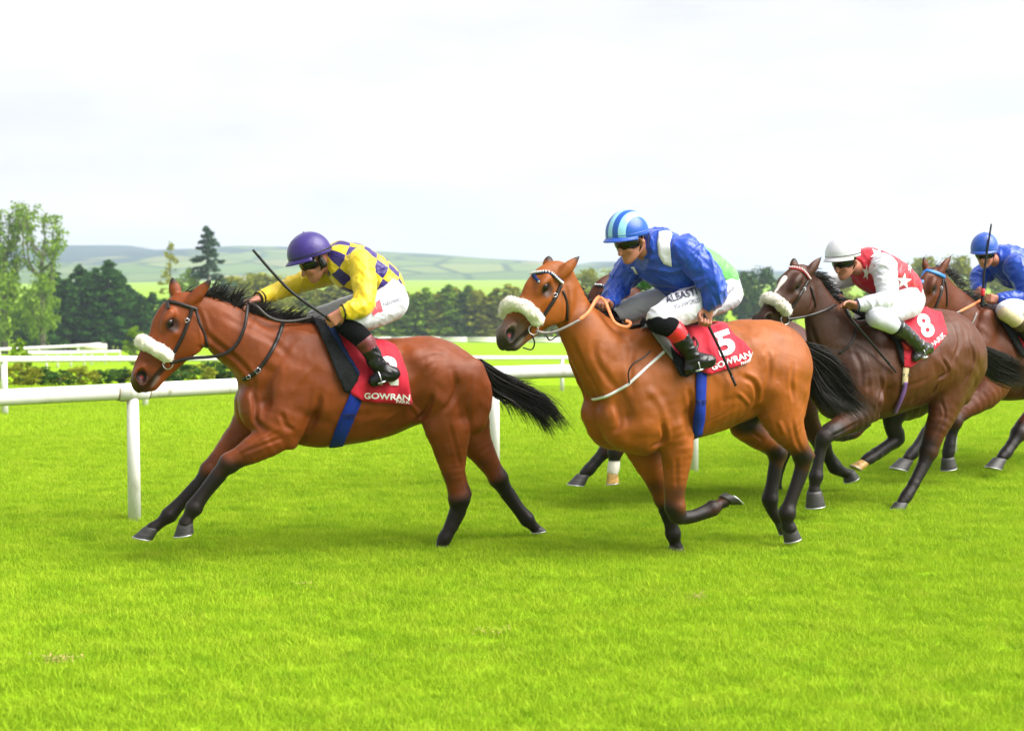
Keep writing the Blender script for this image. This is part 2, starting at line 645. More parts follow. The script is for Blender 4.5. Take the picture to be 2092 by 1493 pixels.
def text_mesh(txt, bold=0.0):
    cu = bpy.data.curves.new("txt", 'FONT')
    cu.body = txt; cu.size = 1.0; cu.offset = bold; cu.resolution_u = 4; cu.align_x = 'LEFT'
    ob = bpy.data.objects.new("txt", cu)
    COL.objects.link(ob)
    dg = bpy.context.evaluated_depsgraph_get()
    me = bpy.data.meshes.new_from_object(ob.evaluated_get(dg))
    V = np.array([v.co[:2] for v in me.vertices]); T = []
    me.calc_loop_triangles()
    T = np.array([t.vertices[:] for t in me.loop_triangles])
    bpy.data.objects.remove(ob); bpy.data.curves.remove(cu); bpy.data.meshes.remove(me)
    return V, T

def text_on(skin, txt, p0, p1, h, off=0.004, bold=0.02, shear=0.0, warp=None):
    """Lettering printed on a skin: baseline from pixel p0 to p1, capitals h px tall."""
    V, T = text_mesh(txt, bold)
    x0, x1 = V[:, 0].min(), V[:, 0].max()
    V = V.copy(); V[:, 0] = (V[:, 0] - x0) / (x1 - x0)
    cap = 0.70
    p0, p1 = np.array(p0, float), np.array(p1, float)
    d = p1 - p0; L = np.linalg.norm(d); e = d / L; u = np.array([e[1], -e[0]])
    out = []
    for x, y in V:
        q = p0 + e * (x * L + shear * y / cap * h) + u * (y / cap * h)
        if warp: q = warp(q, x)
        out.append(skin.hit(q[0], q[1], off)[0])
    return np.array(out), None, T

def part(name, vqt, mat, parent):
    return mesh_obj(name, mesh_np(name, *vqt), mat, parent)

# ------------------------------------------------------------------ ground
def turf_material():
    m = MatNodes("turf")
    v = m.coord()
    big = m.noise(v, 0.35, 4, 0.55)
    mid = m.noise(m.coord((1.0, 2.2, 1)), 2.6, 4, 0.6)
    fine = m.noise(v, 60, 3, 0.7)
    c = m.ramp(mid, [(0.32, (.130, .280, .008)), (0.52, (.190, .340, .012)), (0.72, (.260, .390, .022))])
    c = m.mix(m.math('MULTIPLY', big, .55), c, (.290, .370, .022))
    c = m.mix(m.math('MULTIPLY', fine, .5), c, (.14, .26, .004), 'MIX')
    m.color(c)
    m.set(rough=1.0, spec=0.0)
    m.bump(fine, .5, .03)
    return m.m
M_TURF = turf_material()
def roll(x, y):
    """Slight unevenness of the turf."""
    return (.008 * math.sin(x * 1.7 + y * .9) + .006 * math.sin(x * .6 - y * 1.3)) * (1 if y < 60 else 0)
ys = np.concatenate([np.linspace(-12, 40, 105), np.geomspace(41, 3600, 80)])
ss = np.linspace(-1, 1, 81)
GV = []
for y in ys:
    for s in ss:
        x = s * (14 + max(y, 0) * .75)
        z = float(ground_z(y)) + roll(x, y)
        GV.append((x, y, z))
n = len(ss)
GQ = [(i * n + j, i * n + j + 1, (i + 1) * n + j + 1, (i + 1) * n + j) for i in range(len(ys) - 1) for j in range(n - 1)]
ground = mesh_obj("ground", mesh_np("ground", GV, GQ), M_TURF)
tag(ground, kind="structure")

# ------------------------------------------------------------------ grass
def grass_material():
    m = MatNodes("grass_blades")
    oi = m.new("ShaderNodeObjectInfo")
    geo = m.new("ShaderNodeNewGeometry")
    mp = m.new("ShaderNodeMapping"); mp.inputs["Scale"].default_value = (1.0, 1.6, 1)
    m.l.new(geo.outputs["Position"], mp.inputs[0])
    mid = m.noise(mp.outputs[0], 2.6, 6, 0.68)
    c = m.ramp(mid, [(0.34, (.170, .310, .012)), (0.48, (.280, .425, .018)), (0.66, (.385, .505, .030))])
    c2 = m.ramp(oi.outputs["Random"], [(0.0, (.190, .335, .012)), (0.55, (.300, .445, .018)), (0.93, (.40, .50, .030)), (1.0, (.42, .38, .07))])
    c = m.mix(.38, c, c2)
    m.color(c); m.set(rough=.7, spec=.06)
    tl = m.new("ShaderNodeBsdfTranslucent"); m.l.new(c, tl.inputs[0])
    mx = m.new("ShaderNodeMixShader"); mx.inputs[0].default_value = .35
    out = m.n["Material Output"]
    m.l.new(m.b.outputs[0], mx.inputs[1]); m.l.new(tl.outputs[0], mx.inputs[2]); m.l.new(mx.outputs[0], out.inputs[0])
    return m.m
M_GRASS = grass_material()
def tuft(seed, blades, rad, h):
    rg = np.random.default_rng(seed)
    V, Q, T = [], [], []
    for b in range(blades):
        a = rg.uniform(0, 6.28); r = rad * math.sqrt(rg.uniform(0, 1))
        p = np.array([r * math.cos(a), r * math.sin(a), -.004])
        th = rg.uniform(0, 6.28); side = np.array([math.cos(th), math.sin(th), 0]) * rg.uniform(.0011, .0020)
        L = h * rg.uniform(.45, 1.15); ln = rg.normal(0, .45, 2)
        lean = np.array([ln[0], ln[1], 0])
        o = len(V)
        for k, (t, w) in enumerate(((0, 1.0), (.5, .85))):
            c = p + np.array([0, 0, L * t]) + lean * L * t * t * 1.1
            V += [c - side * w, c + side * w]
        V.append(p + np.array([0, 0, L * .92]) + lean * L * 1.1)
        Q.append((o, o + 1, o + 3, o + 2)); T.append((o + 2, o + 3, o + 4))
    return mesh_np("tuft", np.array(V), Q, T, smooth=False)
tufts = bpy.data.collections.new("grass_tufts")
for i in range(6):
    me = tuft(100 + i, 44, .075, .036)
    me.materials.append(M_GRASS)
    tufts.objects.link(bpy.data.objects.new("tuft", me))
def grass_field(name, label, quad, density, smin, smax, seed):
    """Turf laid over a patch of ground by geometry nodes."""
    (x0, x1, y0), (x2, x3, y1) = quad
    V, Q, k = [], [], 48
    for i in range(k + 1):
        for j in range(k + 1):
            y = y0 + (y1 - y0) * i / k
            a, b = x0 + (x2 - x0) * i / k, x1 + (x3 - x1) * i / k
            xx = a + (b - a) * j / k
            V.append((xx, y, float(ground_z(y)) + roll(xx, y) + .004))
    Q = [(i * (k + 1) + j, i * (k + 1) + j + 1, (i + 1) * (k + 1) + j + 1, (i + 1) * (k + 1) + j) for i in range(k) for j in range(k)]
    o = mesh_obj(name, mesh_np(name, V, Q), M_GRASS)
    ng = bpy.data.node_groups.new(name, 'GeometryNodeTree')
    ng.interface.new_socket("Geometry", in_out='INPUT', socket_type='NodeSocketGeometry')
    ng.interface.new_socket("Geometry", in_out='OUTPUT', socket_type='NodeSocketGeometry')
    N, Lk = ng.nodes, ng.links
    gi, go = N.new("NodeGroupInput"), N.new("NodeGroupOutput")
    ds = N.new("GeometryNodeDistributePointsOnFaces"); ds.inputs["Density"].default_value = density; ds.inputs["Seed"].default_value = seed
    ci = N.new("GeometryNodeCollectionInfo"); ci.inputs["Collection"].default_value = tufts
    ci.inputs["Separate Children"].default_value = True; ci.inputs["Reset Children"].default_value = True
    ip = N.new("GeometryNodeInstanceOnPoints"); ip.inputs["Pick Instance"].default_value = True
    rv = N.new("FunctionNodeRandomValue"); rv.data_type = 'FLOAT_VECTOR'
    rv.inputs[0].default_value = (-.12, -.12, 0); rv.inputs[1].default_value = (.12, .12, 6.283)
    sv = N.new("FunctionNodeRandomValue"); sv.data_type = 'FLOAT'
    sv.inputs[2].default_value = smin; sv.inputs[3].default_value = smax
    Lk.new(gi.outputs[0], ds.inputs["Mesh"]); Lk.new(ds.outputs["Points"], ip.inputs["Points"])
    Lk.new(ci.outputs[0], ip.inputs["Instance"]); Lk.new(rv.outputs[0], ip.inputs["Rotation"]); Lk.new(sv.outputs[1], ip.inputs["Scale"])
    Lk.new(ip.outputs[0], go.inputs[0])
    md = o.modifiers.new("turf", 'NODES'); md.node_group = ng
    tag(o, label, "grass", kind="stuff")
    return o
grass_field("grass", "short bright green turf of the track in the foreground", ((-3.0, 3.4, 5.2), (-6.6, 7.2, 17.0)), 380, .7, 1.3, 1)
grass_field("grass", "turf beyond the near rail sloping away", ((-6.6, 7.2, 17.0), (-15.5, 16.5, 42.0)), 70, 1.3, 2.0, 2)

def scuff(px, py, rx, ry, n, seed):
    """A worn patch of dead grass torn up by a hoof."""
    rg = np.random.default_rng(seed)
    V, Q, T = [], [], []
    for b in range(n):
        p = on_ground(px + rg.normal(0, rx), py + rg.normal(0, ry)); p[2] += rg.uniform(.02, .045)
        th = rg.uniform(0, 6.28); e = np.array([math.cos(th), math.sin(th), rg.normal(0, .25)]) * rg.uniform(.02, .045)
        s = np.array([-e[1], e[0], 0]) * .09
        o = len(V); V += [p - s, p + s, p + e]; T.append((o, o + 1, o + 2))
    o = mesh_obj("dry_grass", mesh_np("dry_grass", np.array(V), None, T, smooth=False), simple_mat("straw", (.33, .24, .08), .9, .4, 60))
    return tag(o, "small patch of torn brown grass in the turf", "grass", kind="stuff")
scuff(120, 1358, 22, 4, 70, 1); scuff(1428, 1230, 9, 4, 30, 2); scuff(1010, 1300, 16, 3, 22, 3); scuff(620, 1205, 14, 3, 20, 4)

# ------------------------------------------------------------------ rails
def white_plastic():
    m = MatNodes("white_rail_plastic")
    v = m.coord()
    dirt = m.noise(m.coord((1, 1, .3)), 9, 4, .65)
    m.color(m.ramp(dirt, [(.28, (.36, .35, .27)), (.42, (.60, .59, .56)), (.8, (.68, .67, .66))]))
    m.set(rough=.4, spec=.4)
    return m.m
M_RAIL = white_plastic()
M_GRIME = simple_mat("grimy_joint", (.22, .19, .12), .8, .5, 30)
def rail_line(name, label, base, rail_h, rail_r, post_r, posts, collar=True, lean=(0, 0), group="white running rails"):
    """base: ground points of the line; posts: indexes of the points that carry a post."""
    base = np.array(base, float)
    root = empty(name, tuple(base[0]))
    tag(root, label, "rail", group)
    L = base - base[0]
    P = smooth_path(L + np.array([0, 0, rail_h]), 8)
    part("rail", tube(P, rail_r, 20 if rail_r > .04 else 10), M_RAIL, root)
    for i in posts:
        p = L[i]
        top = p + np.array([0, 0, rail_h - rail_r * .6])
        part("post", tube(np.array([p - [0, 0, .1], (p + top) / 2, top]), [post_r * 1.12, post_r * 1.05, post_r], 16), M_RAIL, root)
        if collar:
            k = int(i * 8); k = min(max(k, 1), len(P) - 2)
            d = P[k + 1] - P[k - 1]; d /= np.linalg.norm(d)
            cl = part("collar", tube(np.array([P[k] - d * post_r * 2.6, P[k] + d * post_r * 2.6]) - [0, 0, .002], rail_r * 1.06, 20), M_RAIL, root)
            for sg in (-1, 1):
                part("joint", tube(np.array([P[k] + d * sg * post_r * 2.6, P[k] + d * sg * (post_r * 2.6 + .012)]) - [0, 0, .003], rail_r * 1.02, 20), M_GRIME, cl)
            part("clip", box_vq(P[k] - d * .06 - np.array([0, 0, rail_r * 1.05]), (.035, .02, .008), np.stack([d, np.cross([0, 0, 1.0], d), [0, 0, 1.0]])), M_GRIME, cl)
    return root
nb = [on_ground(275, 1062), on_ground(1010, 988), on_ground(1416, 967), on_ground(1945, 929)]
d01 = nb[0] - nb[1]
nb = [nb[0] + d01 * 1.9 + np.array([.2, .3, 0]), nb[0] + d01 * .95 + np.array([.06, .1, 0])] + nb + [nb[3] + (nb[3] - nb[2]) * 1.05, nb[3] + (nb[3] - nb[2]) * 2.2]
for p in nb: p[2] = float(ground_z(p[1]))
rail_line("running_rail", "nearest white running rail on round posts just behind the horses", nb, .92, .058, .042, range(len(nb)))
xs = [-560, -260, 10, 297, 580, 860, 1148, 1440, 1740, 2050, 2400]
by = np.interp(xs, [-560, 10, 297, 1148, 2400], [884, 849, 832, 801, 778])
rail_line("running_rail", "second white rail farther down the slope, seen above the near rail", [on_ground(x, y) for x, y in zip(xs, by)], .80, .048, .045, range(len(xs)), collar=False)
xs = [60, 95, 118, 145, 172, 187, 215, 245]
rail_line("running_rail", "short low white rail in the distance at far left, in front of the dark firs", [on_ground(x, y) for x, y in zip(xs, np.interp(xs, [60, 245], [756, 741]))], .95, .13, .07, range(len(xs)), collar=False)
xs = [-300, -120, 0, 80, 160, 230, 320, 420, 520, 640, 760]
rail_line("running_rail", "far white rail running along the foot of the firs", [on_ground(x, y) for x, y in zip(xs, np.interp(xs, [-300, 0, 160, 230, 420, 760], [756, 733, 722, 715, 707, 703]))], .95, .17, .08, range(len(xs)), collar=False)
bb = [on_ground(x, y) for x, y in ((640, 700), (800, 699), (1015, 700), (1300, 701), (1700, 702), (2200, 704))]
br = empty("barrier", tuple(bb[0])); tag(br, "long low white board barrier in front of the central tree line", "barrier")
Pb = smooth_path(np.array(bb) - bb[0], 4)
for i in range(0, len(Pb) - 1):
    a, b = Pb[i], Pb[i + 1]; e = (b - a) / np.linalg.norm(b - a); s_ = np.cross([0, 0, 1.0], e)
    for zc, hh in ((.22, .20), (.66, .17)):
        part("board", box_vq((a + b) / 2 + np.array([0, 0, zc]), (np.linalg.norm(b - a) / 2 - .04, .05, hh), np.stack([e, s_, [0, 0, 1.0]])), M_RAIL, br)
pn = on_ground(187, 721)
ps = empty("advertising_board", tuple(pn)); tag(ps, "pale blank board panel on the far rail at left", "board")
part("panel", box_vq((0, 0, .72), (1.9, .05, .40)), simple_mat("cream_panel", (.74, .66, .56), .7), ps)
for sx in (-1.5, 1.5): part("leg", box_vq((sx, .08, .2), (.05, .04, .3)), M_RAIL, ps)

# ------------------------------------------------------------------ trees
def foliage(name, cols, trans=.3):
    m = MatNodes(name)
    v = m.coord()
    nz = m.noise(v, .9, 3, .6)
    fine = m.noise(v, 5, 2, .6)
    c = m.ramp(m.math('ADD', m.math('MULTIPLY', nz, .6), m.math('MULTIPLY', fine, .4)), [(.34, cols[0]), (.5, cols[1]), (.66, cols[2])])
    m.color(c); m.set(rough=.8, spec=.04)
    tl = m.new("ShaderNodeBsdfTranslucent"); m.l.new(c, tl.inputs[0])
    mx = m.new("ShaderNodeMixShader"); mx.inputs[0].default_value = trans
    m.l.new(m.b.outputs[0], mx.inputs[1]); m.l.new(tl.outputs[0], mx.inputs[2]); m.l.new(mx.outputs[0], m.n["Material Output"].inputs[0])
    return m.m
M_BARK = simple_mat("bark", (.09, .075, .055), .9, .4, 3, .6, bscale=8)
FO = dict(
    fir=foliage("fir_green", [(.010, .044, .006), (.026, .085, .009), (.060, .140, .014)], .2),
    spruce=foliage("spruce_green", [(.026, .060, .040), (.045, .090, .050), (.070, .120, .055)], .2),
    bright=foliage("bright_leaf", [(.085, .170, .010), (.150, .250, .015), (.220, .330, .022)], .22),
    larch=foliage("larch_leaf", [(.190, .210, .018), (.290, .310, .028), (.370, .380, .045)], .45),
    olive=foliage("olive_leaf", [(.145, .165, .014), (.225, .245, .022), (.305, .320, .036)], .4),
    dark=foliage("dark_leaf", [(.018, .055, .014), (.040, .090, .018), (.070, .130, .024)]),
)
def leaf_cloud(P, size, rg, flat=0.0, elong=1.0):
    """Leaf-sized faces at points P, each turned its own way."""
    n = len(P)
    a = rg.normal(size=(n, 3)); a[:, 2] *= (1 - flat); a /= np.linalg.norm(a, axis=1, keepdims=True)
    b = rg.normal(size=(n, 3)); b -= a * (a * b).sum(1, keepdims=True); b /= np.linalg.norm(b, axis=1, keepdims=True)
    s = (size * rg.uniform(.55, 1.35, n))[:, None]
    A, B = a * s * elong, b * s
    V = np.stack([P - A * .5, P + B * .42, P + A * .62, P - B * .42], 1).reshape(-1, 3)
    return V, np.arange(n * 4).reshape(n, 4)
def conifer_mesh(seed, h, r, nb=110, per=26, size=.34, gap=0.0, taper=.85, low=.04, droop=.25):
    rg = np.random.default_rng(seed)
    pts = []
    for i in range(nb):
        t = low + (1 - low) * (i + rg.uniform(0, 1)) / nb
        if rg.uniform() < gap: continue
        R_ = r * (1 - t) ** taper * rg.uniform(.7, 1.12) + .12
        a = rg.uniform(0, 6.283)
        s = rg.uniform(.12, 1, per) ** .7
        dr = -droop * R_ * s ** 1.5 + .12 * R_ * s ** 3
        w = .16 * R_ * (1.2 - s) + .10
        x = R_ * s * math.cos(a) + rg.normal(0, 1, per) * w
        y = R_ * s * math.sin(a) + rg.normal(0, 1, per) * w
        z = t * h + dr + rg.normal(0, .12, per)
        pts.append(np.stack([x, y, z], 1))
    pts.append(np.stack([rg.normal(0, .07, 14), rg.normal(0, .07, 14), h * rg.uniform(.93, 1.03, 14)], 1))
    V, Q = leaf_cloud(np.concatenate(pts), size, rg, .35, 1.5)
    tr_ = tube(np.array([(0, 0, -.3), (0, 0, h * .5), (0, 0, h * .97)]), [h * .014 + .05, h * .009, .02], 8)
    return mesh_np("crown", V, Q, smooth=False), mesh_np("trunk", *tr_)
def broad_mesh(seed, h, r, clumps=70, per=46, size=.34, base=.18, sq=1.0, trunk=True):
    rg = np.random.default_rng(seed)
    pts = []; parts = [tube(np.array([(0, 0, -.3), (.1, 0, h * base), (0, .1, h * .55)]), [h * .022, h * .016, h * .006], 8)]
    cz, hz = h * (base + 1) / 2, h * (1 - base) / 2
    for i in range(clumps):
        d = rg.normal(size=3); d /= np.linalg.norm(d); q = rg.uniform(.35, 1.0) ** .5
        c = np.array([d[0] * r * q, d[1] * r * q, cz + d[2] * hz * q * sq])
        c[:2] *= 1 - .35 * max(0, (c[2] - cz) / hz)
        cr = rg.uniform(.16, .30) * r
        u = rg.normal(size=(per, 3)); u /= np.linalg.norm(u, axis=1, keepdims=True)
        pts.append(c + u * cr * rg.uniform(.5, 1.05, (per, 1)) * np.array([1, 1, .8]))
        if i % 5 == 0: parts.append(tube(np.array([(0, 0, h * rg.uniform(base * .6, .5)), c * .55 + np.array([0, 0, h * .2]), c]), [h * .007, h * .004, .01], 5))
    V, Q = leaf_cloud(np.concatenate(pts), size, rg)
    return mesh_np("crown", V, Q, smooth=False), mesh_np("trunk", *join(parts))
def tall_mesh(seed, h, r, lean=0.0, limbs=13, leaf=.34, dens=1.0, fan=1.0):
    """Tall open tree: bare rising limbs clothed with short leafy sprays, sky showing between."""
    rg = np.random.default_rng(seed)
    parts, pts = [], []
    tp = np.array([(0, 0, -.3), (lean * .2, 0, h * .2), (lean * .5, 0, h * .45), (lean * .8, 0, h * .62)])
    parts.append(tube(smooth_path(tp, 4), np.linspace(h * .020, h * .010, 13), 8))
    for s in np.linspace(.06, 1, 26):
        c = np.array([np.interp(s, [0, .32, .72, 1], tp[:, k]) for k in range(3)])
        pts.append(c + rg.normal(0, 1, (int(20 * dens), 3)) * np.array([.42, .42, .5]))
    for i in range(limbs):
        s = rg.uniform(.28, .66); a = rg.uniform(0, 6.283)
        p0 = np.array([lean * s, 0, h * s])
        out = r * rg.uniform(.55, 1.05); rise = h * rg.uniform(.18, .36) * fan
        p3 = p0 + np.array([math.cos(a) * out, math.sin(a) * out * .8, rise])
        p3[2] = min(p3[2], h * rg.uniform(.88, 1.0))
        p1 = p0 * .65 + p3 * .35 + np.array([math.cos(a) * out * .22, math.sin(a) * out * .2, -rise * .10])
        p2 = p0 * .3 + p3 * .7 + np.array([math.cos(a) * out * .12, 0, -rise * .02])
        L = smooth_path([p0, p1, p2, p3], 6)
        parts.append(tube(L, np.linspace(h * .0085, .04, len(L)), 6))
        for q in L[4:]:
            k = int(rg.integers(4, 18) * dens)
            pts.append(q + rg.normal(0, 1, (k, 3)) * np.array([.33, .33, .28]))
        for j in range(5):
            q = L[rg.integers(5, len(L))]; e = q + np.array([rg.normal(0, .8), rg.normal(0, .8), rg.uniform(.2, 1.4)])
            parts.append(tube(np.array([q, (q + e) / 2 + rg.normal(0, .1, 3), e]), [.05, .035, .015], 4))
            pts.append(e + rg.normal(0, 1, (int(18 * dens), 3)) * .34)
    V, Q = leaf_cloud(np.concatenate(pts), leaf, rg)
    return mesh_np("crown", V, Q, smooth=False), mesh_np("trunk", *join(parts))
def plant(name, label, meshes, mat, x, ybase, ytop, group, depth=None, rot=0.0, wide=1.0, mesh_h=1.0, cat="tree"):
    p = on_ground(x, ybase) if depth is None else at_depth(x, ybase, depth)
    if depth is not None: p[2] = at_depth(x, ybase, depth)[2]
    q = at_depth(x, ytop, p[1])
    k = (q[2] - p[2]) / mesh_h
    o = empty(name, tuple(p), rot); tag(o, label, cat, group)
    for nm, me, mt in (("crown", meshes[0], mat), ("trunk", meshes[1], M_BARK)):
        c = bpy.data.objects.new(nm, me)
        if not me.materials: me.materials.append(mt)
        c.material_slots  # shared mesh, own material through the object slot
        link(c, o)
        c.scale = (k * wide, k * wide, k)
        c.material_slots[0].link = 'OBJECT'; c.material_slots[0].material = mt
    return o
rgt = np.random.default_rng(5)
FIR = [conifer_mesh(200 + i, 12, 3.1, 120, 30, .36, 0, .62, .10) for i in range(4)]
LAR = [conifer_mesh(220 + i, 9, 2.0, 70, 22, .30, .15, .7, .05, .1) for i in range(4)]
SPR = conifer_mesh(240, 15, 3.4, 62, 46, .34, .10, .72, .10, .30)
LAR1 = conifer_mesh(241, 12, 2.3, 44, 16, .26, .25, .8, .2, .05)
BRO = [broad_mesh(260 + i, 8, 3.4) for i in range(3)]
BSH = [broad_mesh(270 + i, 2.0, 1.3, 40, 40, .16, .0, 1.0) for i in range(3)]
UPR = [broad_mesh(280 + i, 4.2, 1.2, 54, 40, .20, .02, 1.0) for i in range(2)]
TAL = [tall_mesh(290, 24, 3.6, .4, 10, .42, 1.1), tall_mesh(293, 24, 5.6, -.3, 10, .42, 1.1, 1.3)]
D = "trees beyond the racecourse"
plant("tall_tree", "tall thin leafy tree cut by the left edge of the picture", TAL[0], FO["bright"], 8, 722, 396, D, mesh_h=24, rot=.4)
plant("tall_tree", "tall open crowned tree with fan of bare limbs at left", TAL[1], FO["bright"], 88, 722, 408, D, mesh_h=24, rot=2.2)
plant("broadleaf_tree", "bright green leafy tree low at the left edge", BRO[0], FO["bright"], 14, 724, 560, D, mesh_h=8, wide=.75)
plant("broadleaf_tree", "bright green ivy clad tree below the open crowned tree", BRO[1], FO["bright"], 84, 724, 565, D, mesh_h=8, wide=.55)
firs = [(-30, 590), (52, 610), (112, 556), (140, 572), (166, 545), (196, 552), (224, 536), (246, 562), (268, 588), (290, 604), (312, 600), (336, 612), (60, 640), (128, 600), (182, 590), (212, 596), (236, 600), (258, 615), (96, 615)]
nth = ["first", "second", "third", "fourth", "fifth", "sixth", "seventh", "eighth", "ninth", "tenth", "eleventh", "twelfth", "thirteenth", "fourteenth", "fifteenth", "sixteenth", "seventeenth", "eighteenth", "nineteenth"]
order = {v: i for i, v in enumerate(sorted(f[0] for f in firs))}
for i, (x, yt) in enumerate(firs):
    plant("fir_tree", f"dark green fir, {nth[order[x]]} from the left in the dense row at left", FIR[i % 4], FO["fir"], x, 716 - (i % 3) * 2, yt, "dark firs in a row at left", mesh_h=12, rot=rgt.uniform(0, 6), wide=1.45)
plant("larch_tree", "slender pale green larch standing above the lead horse's ears", LAR1, FO["larch"], 350, 706, 500, D, mesh_h=12, rot=1.0, wide=1.25)
plant("broadleaf_tree", "round bright green tree between the larch and the tall spruce", BRO[2], FO["bright"], 386, 706, 552, D, mesh_h=8, wide=.55)
plant("spruce_tree", "tall dark blue green spruce against the hills", SPR, FO["spruce"], 427, 706, 468, D, mesh_h=15, rot=.3, wide=1.35)
row = []
x = 455
while x < 1200:
    row.append(x); x += rgt.uniform(9, 15)
def ordinal(n): return f"{n}{'th' if 10 <= n % 100 <= 20 else {1: 'st', 2: 'nd', 3: 'rd'}.get(n % 10, 'th')}"
for i, x in enumerate(row):
    top = np.interp(x, [455, 560, 640, 700, 1200], [572, 574, 592, 598, 596]) + rgt.uniform(-14, 12)
    kind = ["larch", "olive", "larch", "bright", "olive", "olive", "dark"][int(rgt.integers(0, 7))]
    if abs(x - 885) < 9: kind = "bright"
    if abs(x - 906) < 9: kind = "dark"
    plant("conifer", f"slim conifer, {ordinal(i + 1)} from the left in the far central tree line", LAR[i % 4], FO[kind], x, 690 + (i % 2) * 4 - 2, top, "conifers in the far central tree line", mesh_h=9, rot=rgt.uniform(0, 6), wide=2.0)
for i, (x, yt, w, k, lab) in enumerate([
        (520, 560, .8, "olive", "olive tree behind the whip of the leading jockey"), (575, 570, .8, "larch", "pale green tree behind the yellow sleeve"), (640, 585, .7, "olive", "olive tree just behind the purple capped jockey's face"),
        (1200, 552, .8, "olive", "olive green round tree right of the second horse's ears"), (1245, 556, .8, "olive", "olive tree behind the blue jockey's front arm"), (1310, 570, .8, "dark", "dark tree hidden behind the blue jockey"),
        (1520, 556, .75, "dark", "dark round tree right of the green jockey"), (1556, 552, .8, "dark", "dark round tree in front of the dark horse's nose"), (1600, 585, .7, "olive", "olive tree behind the dark horse's head"),
        (1720, 575, .8, "olive", "olive tree behind the white capped jockey's face"), (1770, 590, .8, "bright", "bright green tree under the red jockey's chest"), (1830, 560, .8, "olive", "olive tree behind the red jockey's back"),
        (1885, 528, .9, "olive", "olive tree behind the rear horse's ears"), (1950, 530, .9, "olive", "olive tree left of the rear jockey's cap"), (2020, 545, .9, "olive", "olive tree behind the rear jockey"), (2085, 550, .9, "bright", "bright tree at the right edge"), (1450, 575, .8, "dark", "dark tree between the blue and green jockeys")]):
    plant("broadleaf_tree", lab, BRO[i % 3], FO[k], x, 692, yt, D, mesh_h=8, rot=rgt.uniform(0, 6), wide=w)
plant("shrub", "upright bright green shrub at far left in front of the far rail", UPR[0], FO["bright"], 42, 782, 690, "shrubs between the rails", mesh_h=4.2, wide=.8, cat="shrub")
plant("shrub", "upright bright green shrub beside the lead horse's noseband", UPR[1], FO["bright"], 276, 746, 664, "shrubs between the rails", mesh_h=4.2, wide=.95, cat="shrub")
for i, (x, yb, yt) in enumerate([(30, 790, 752), (75, 789, 758), (120, 787, 762), (165, 786, 757), (205, 785, 764), (245, 783, 758), (280, 783, 762), (330, 780, 752), (365, 779, 748), (400, 778, 752), (436, 776, 747), (470, 776, 744), (505, 774, 750)]):
    plant("low_shrub", f"low grey green shrub, {ordinal(i + 1)} from the left in the strip between the two rails", BSH[i % 3], FO["olive" if i % 3 == 0 else "dark"], x, yb, yt - 7, "low shrubs between the rails", mesh_h=2.0, rot=rgt.uniform(0, 6), wide=1.9, cat="shrub")

# ------------------------------------------------------------------ hills
def hill_material():
    m = MatNodes("hill_fields")
    v = m.coord((.0035, .0016, 0))
    vo = m.new("ShaderNodeTexVoronoi"); vo.inputs["Scale"].default_value = 3.6; m.l.new(v, vo.inputs["Vector"])
    sep = m.new("ShaderNodeSeparateColor"); m.l.new(vo.outputs["Color"], sep.inputs[0])
    c = m.ramp(sep.outputs[0], [(0, (.060, .120, .030)), (.3, (.105, .165, .040)), (.55, (.150, .190, .050)), (.8, (.080, .135, .040)), (1, (.22, .20, .09))])
    ve = m.new("ShaderNodeTexVoronoi"); ve.feature = 'DISTANCE_TO_EDGE'; ve.inputs["Scale"].default_value = 3.6; m.l.new(v, ve.inputs["Vector"])
    hedge = m.ramp(ve.outputs["Distance"], [(.03, 1.0), (.075, 0.0)])
    c = m.mix(hedge, c, (.035, .075, .030))
    at = m.new("ShaderNodeAttribute", attribute_name="wood")
    wz = m.math('ADD', at.outputs["Fac"], m.math('MULTIPLY', m.math('SUBTRACT', m.noise(m.coord((.004, .002, 0)), 3, 5, .6), .5), 1.6))
    wood = m.ramp(wz, [(.45, 0.0), (.58, 1.0)])
    c = m.mix(wood, c, (.018, .048, .050))
    m.color(c); m.set(rough=1, spec=0)
    return m.m
sky_x = [-900, 0, 165, 270, 330, 470, 520, 600, 830, 900, 1000, 1100, 1180, 1205, 1260, 1310, 1500, 1700, 3000]
sky_y = [512, 506, 502, 502, 512, 509, 504, 506, 518, 521, 529, 534, 541, 535, 534, 538, 552, 556, 550]
YR = 2500.0
HV, wood = [], []
hy = np.linspace(620, 2900, 40); hx = np.linspace(-1700, 1700, 150)
for y in hy:
    for x in hx:
        pxx = PW / 2 + FPX * x / YR
        zr = CAMH + (YHOR - np.interp(pxx, sky_x, sky_y)) * YR / FPX
        t = (y - 620) / (YR - 620)
        tt = min(t, 1.0); s_ = tt * tt * (3 - 2 * tt)
        base = -14 - 14 * math.sin(min(t, 1) * math.pi)
        z = base * (1 - s_) + zr * s_ + 4 * math.sin(x * .006 + y * .004) * math.sin(tt * math.pi)
        if t > 1: z = zr - (t - 1) * 120
        if t <= 0: z = -14
        HV.append((x, y, z))
        wl_ = np.interp(pxx, [-900, 250, 420, 700, 1150, 1300, 3000], [1.5, 1.45, .8, .42, .5, 1.0, 1.0])
        wood.append(wl_ * np.interp(tt, [0, .45, .75, 1], [.2, .35, .9, 1.0]) )
n = len(hx)
HQ = [(i * n + j, i * n + j + 1, (i + 1) * n + j + 1, (i + 1) * n + j) for i in range(len(hy) - 1) for j in range(n - 1)]
hme = mesh_np("hills", HV, HQ)
at_ = hme.attributes.new("wood", 'FLOAT', 'POINT'); at_.data.foreach_set("value", np.array(wood, dtype=np.float32))
hills = mesh_obj("hills", hme, hill_material()); tag(hills, kind="structure")
fh = at_depth(893, 557, 2150)
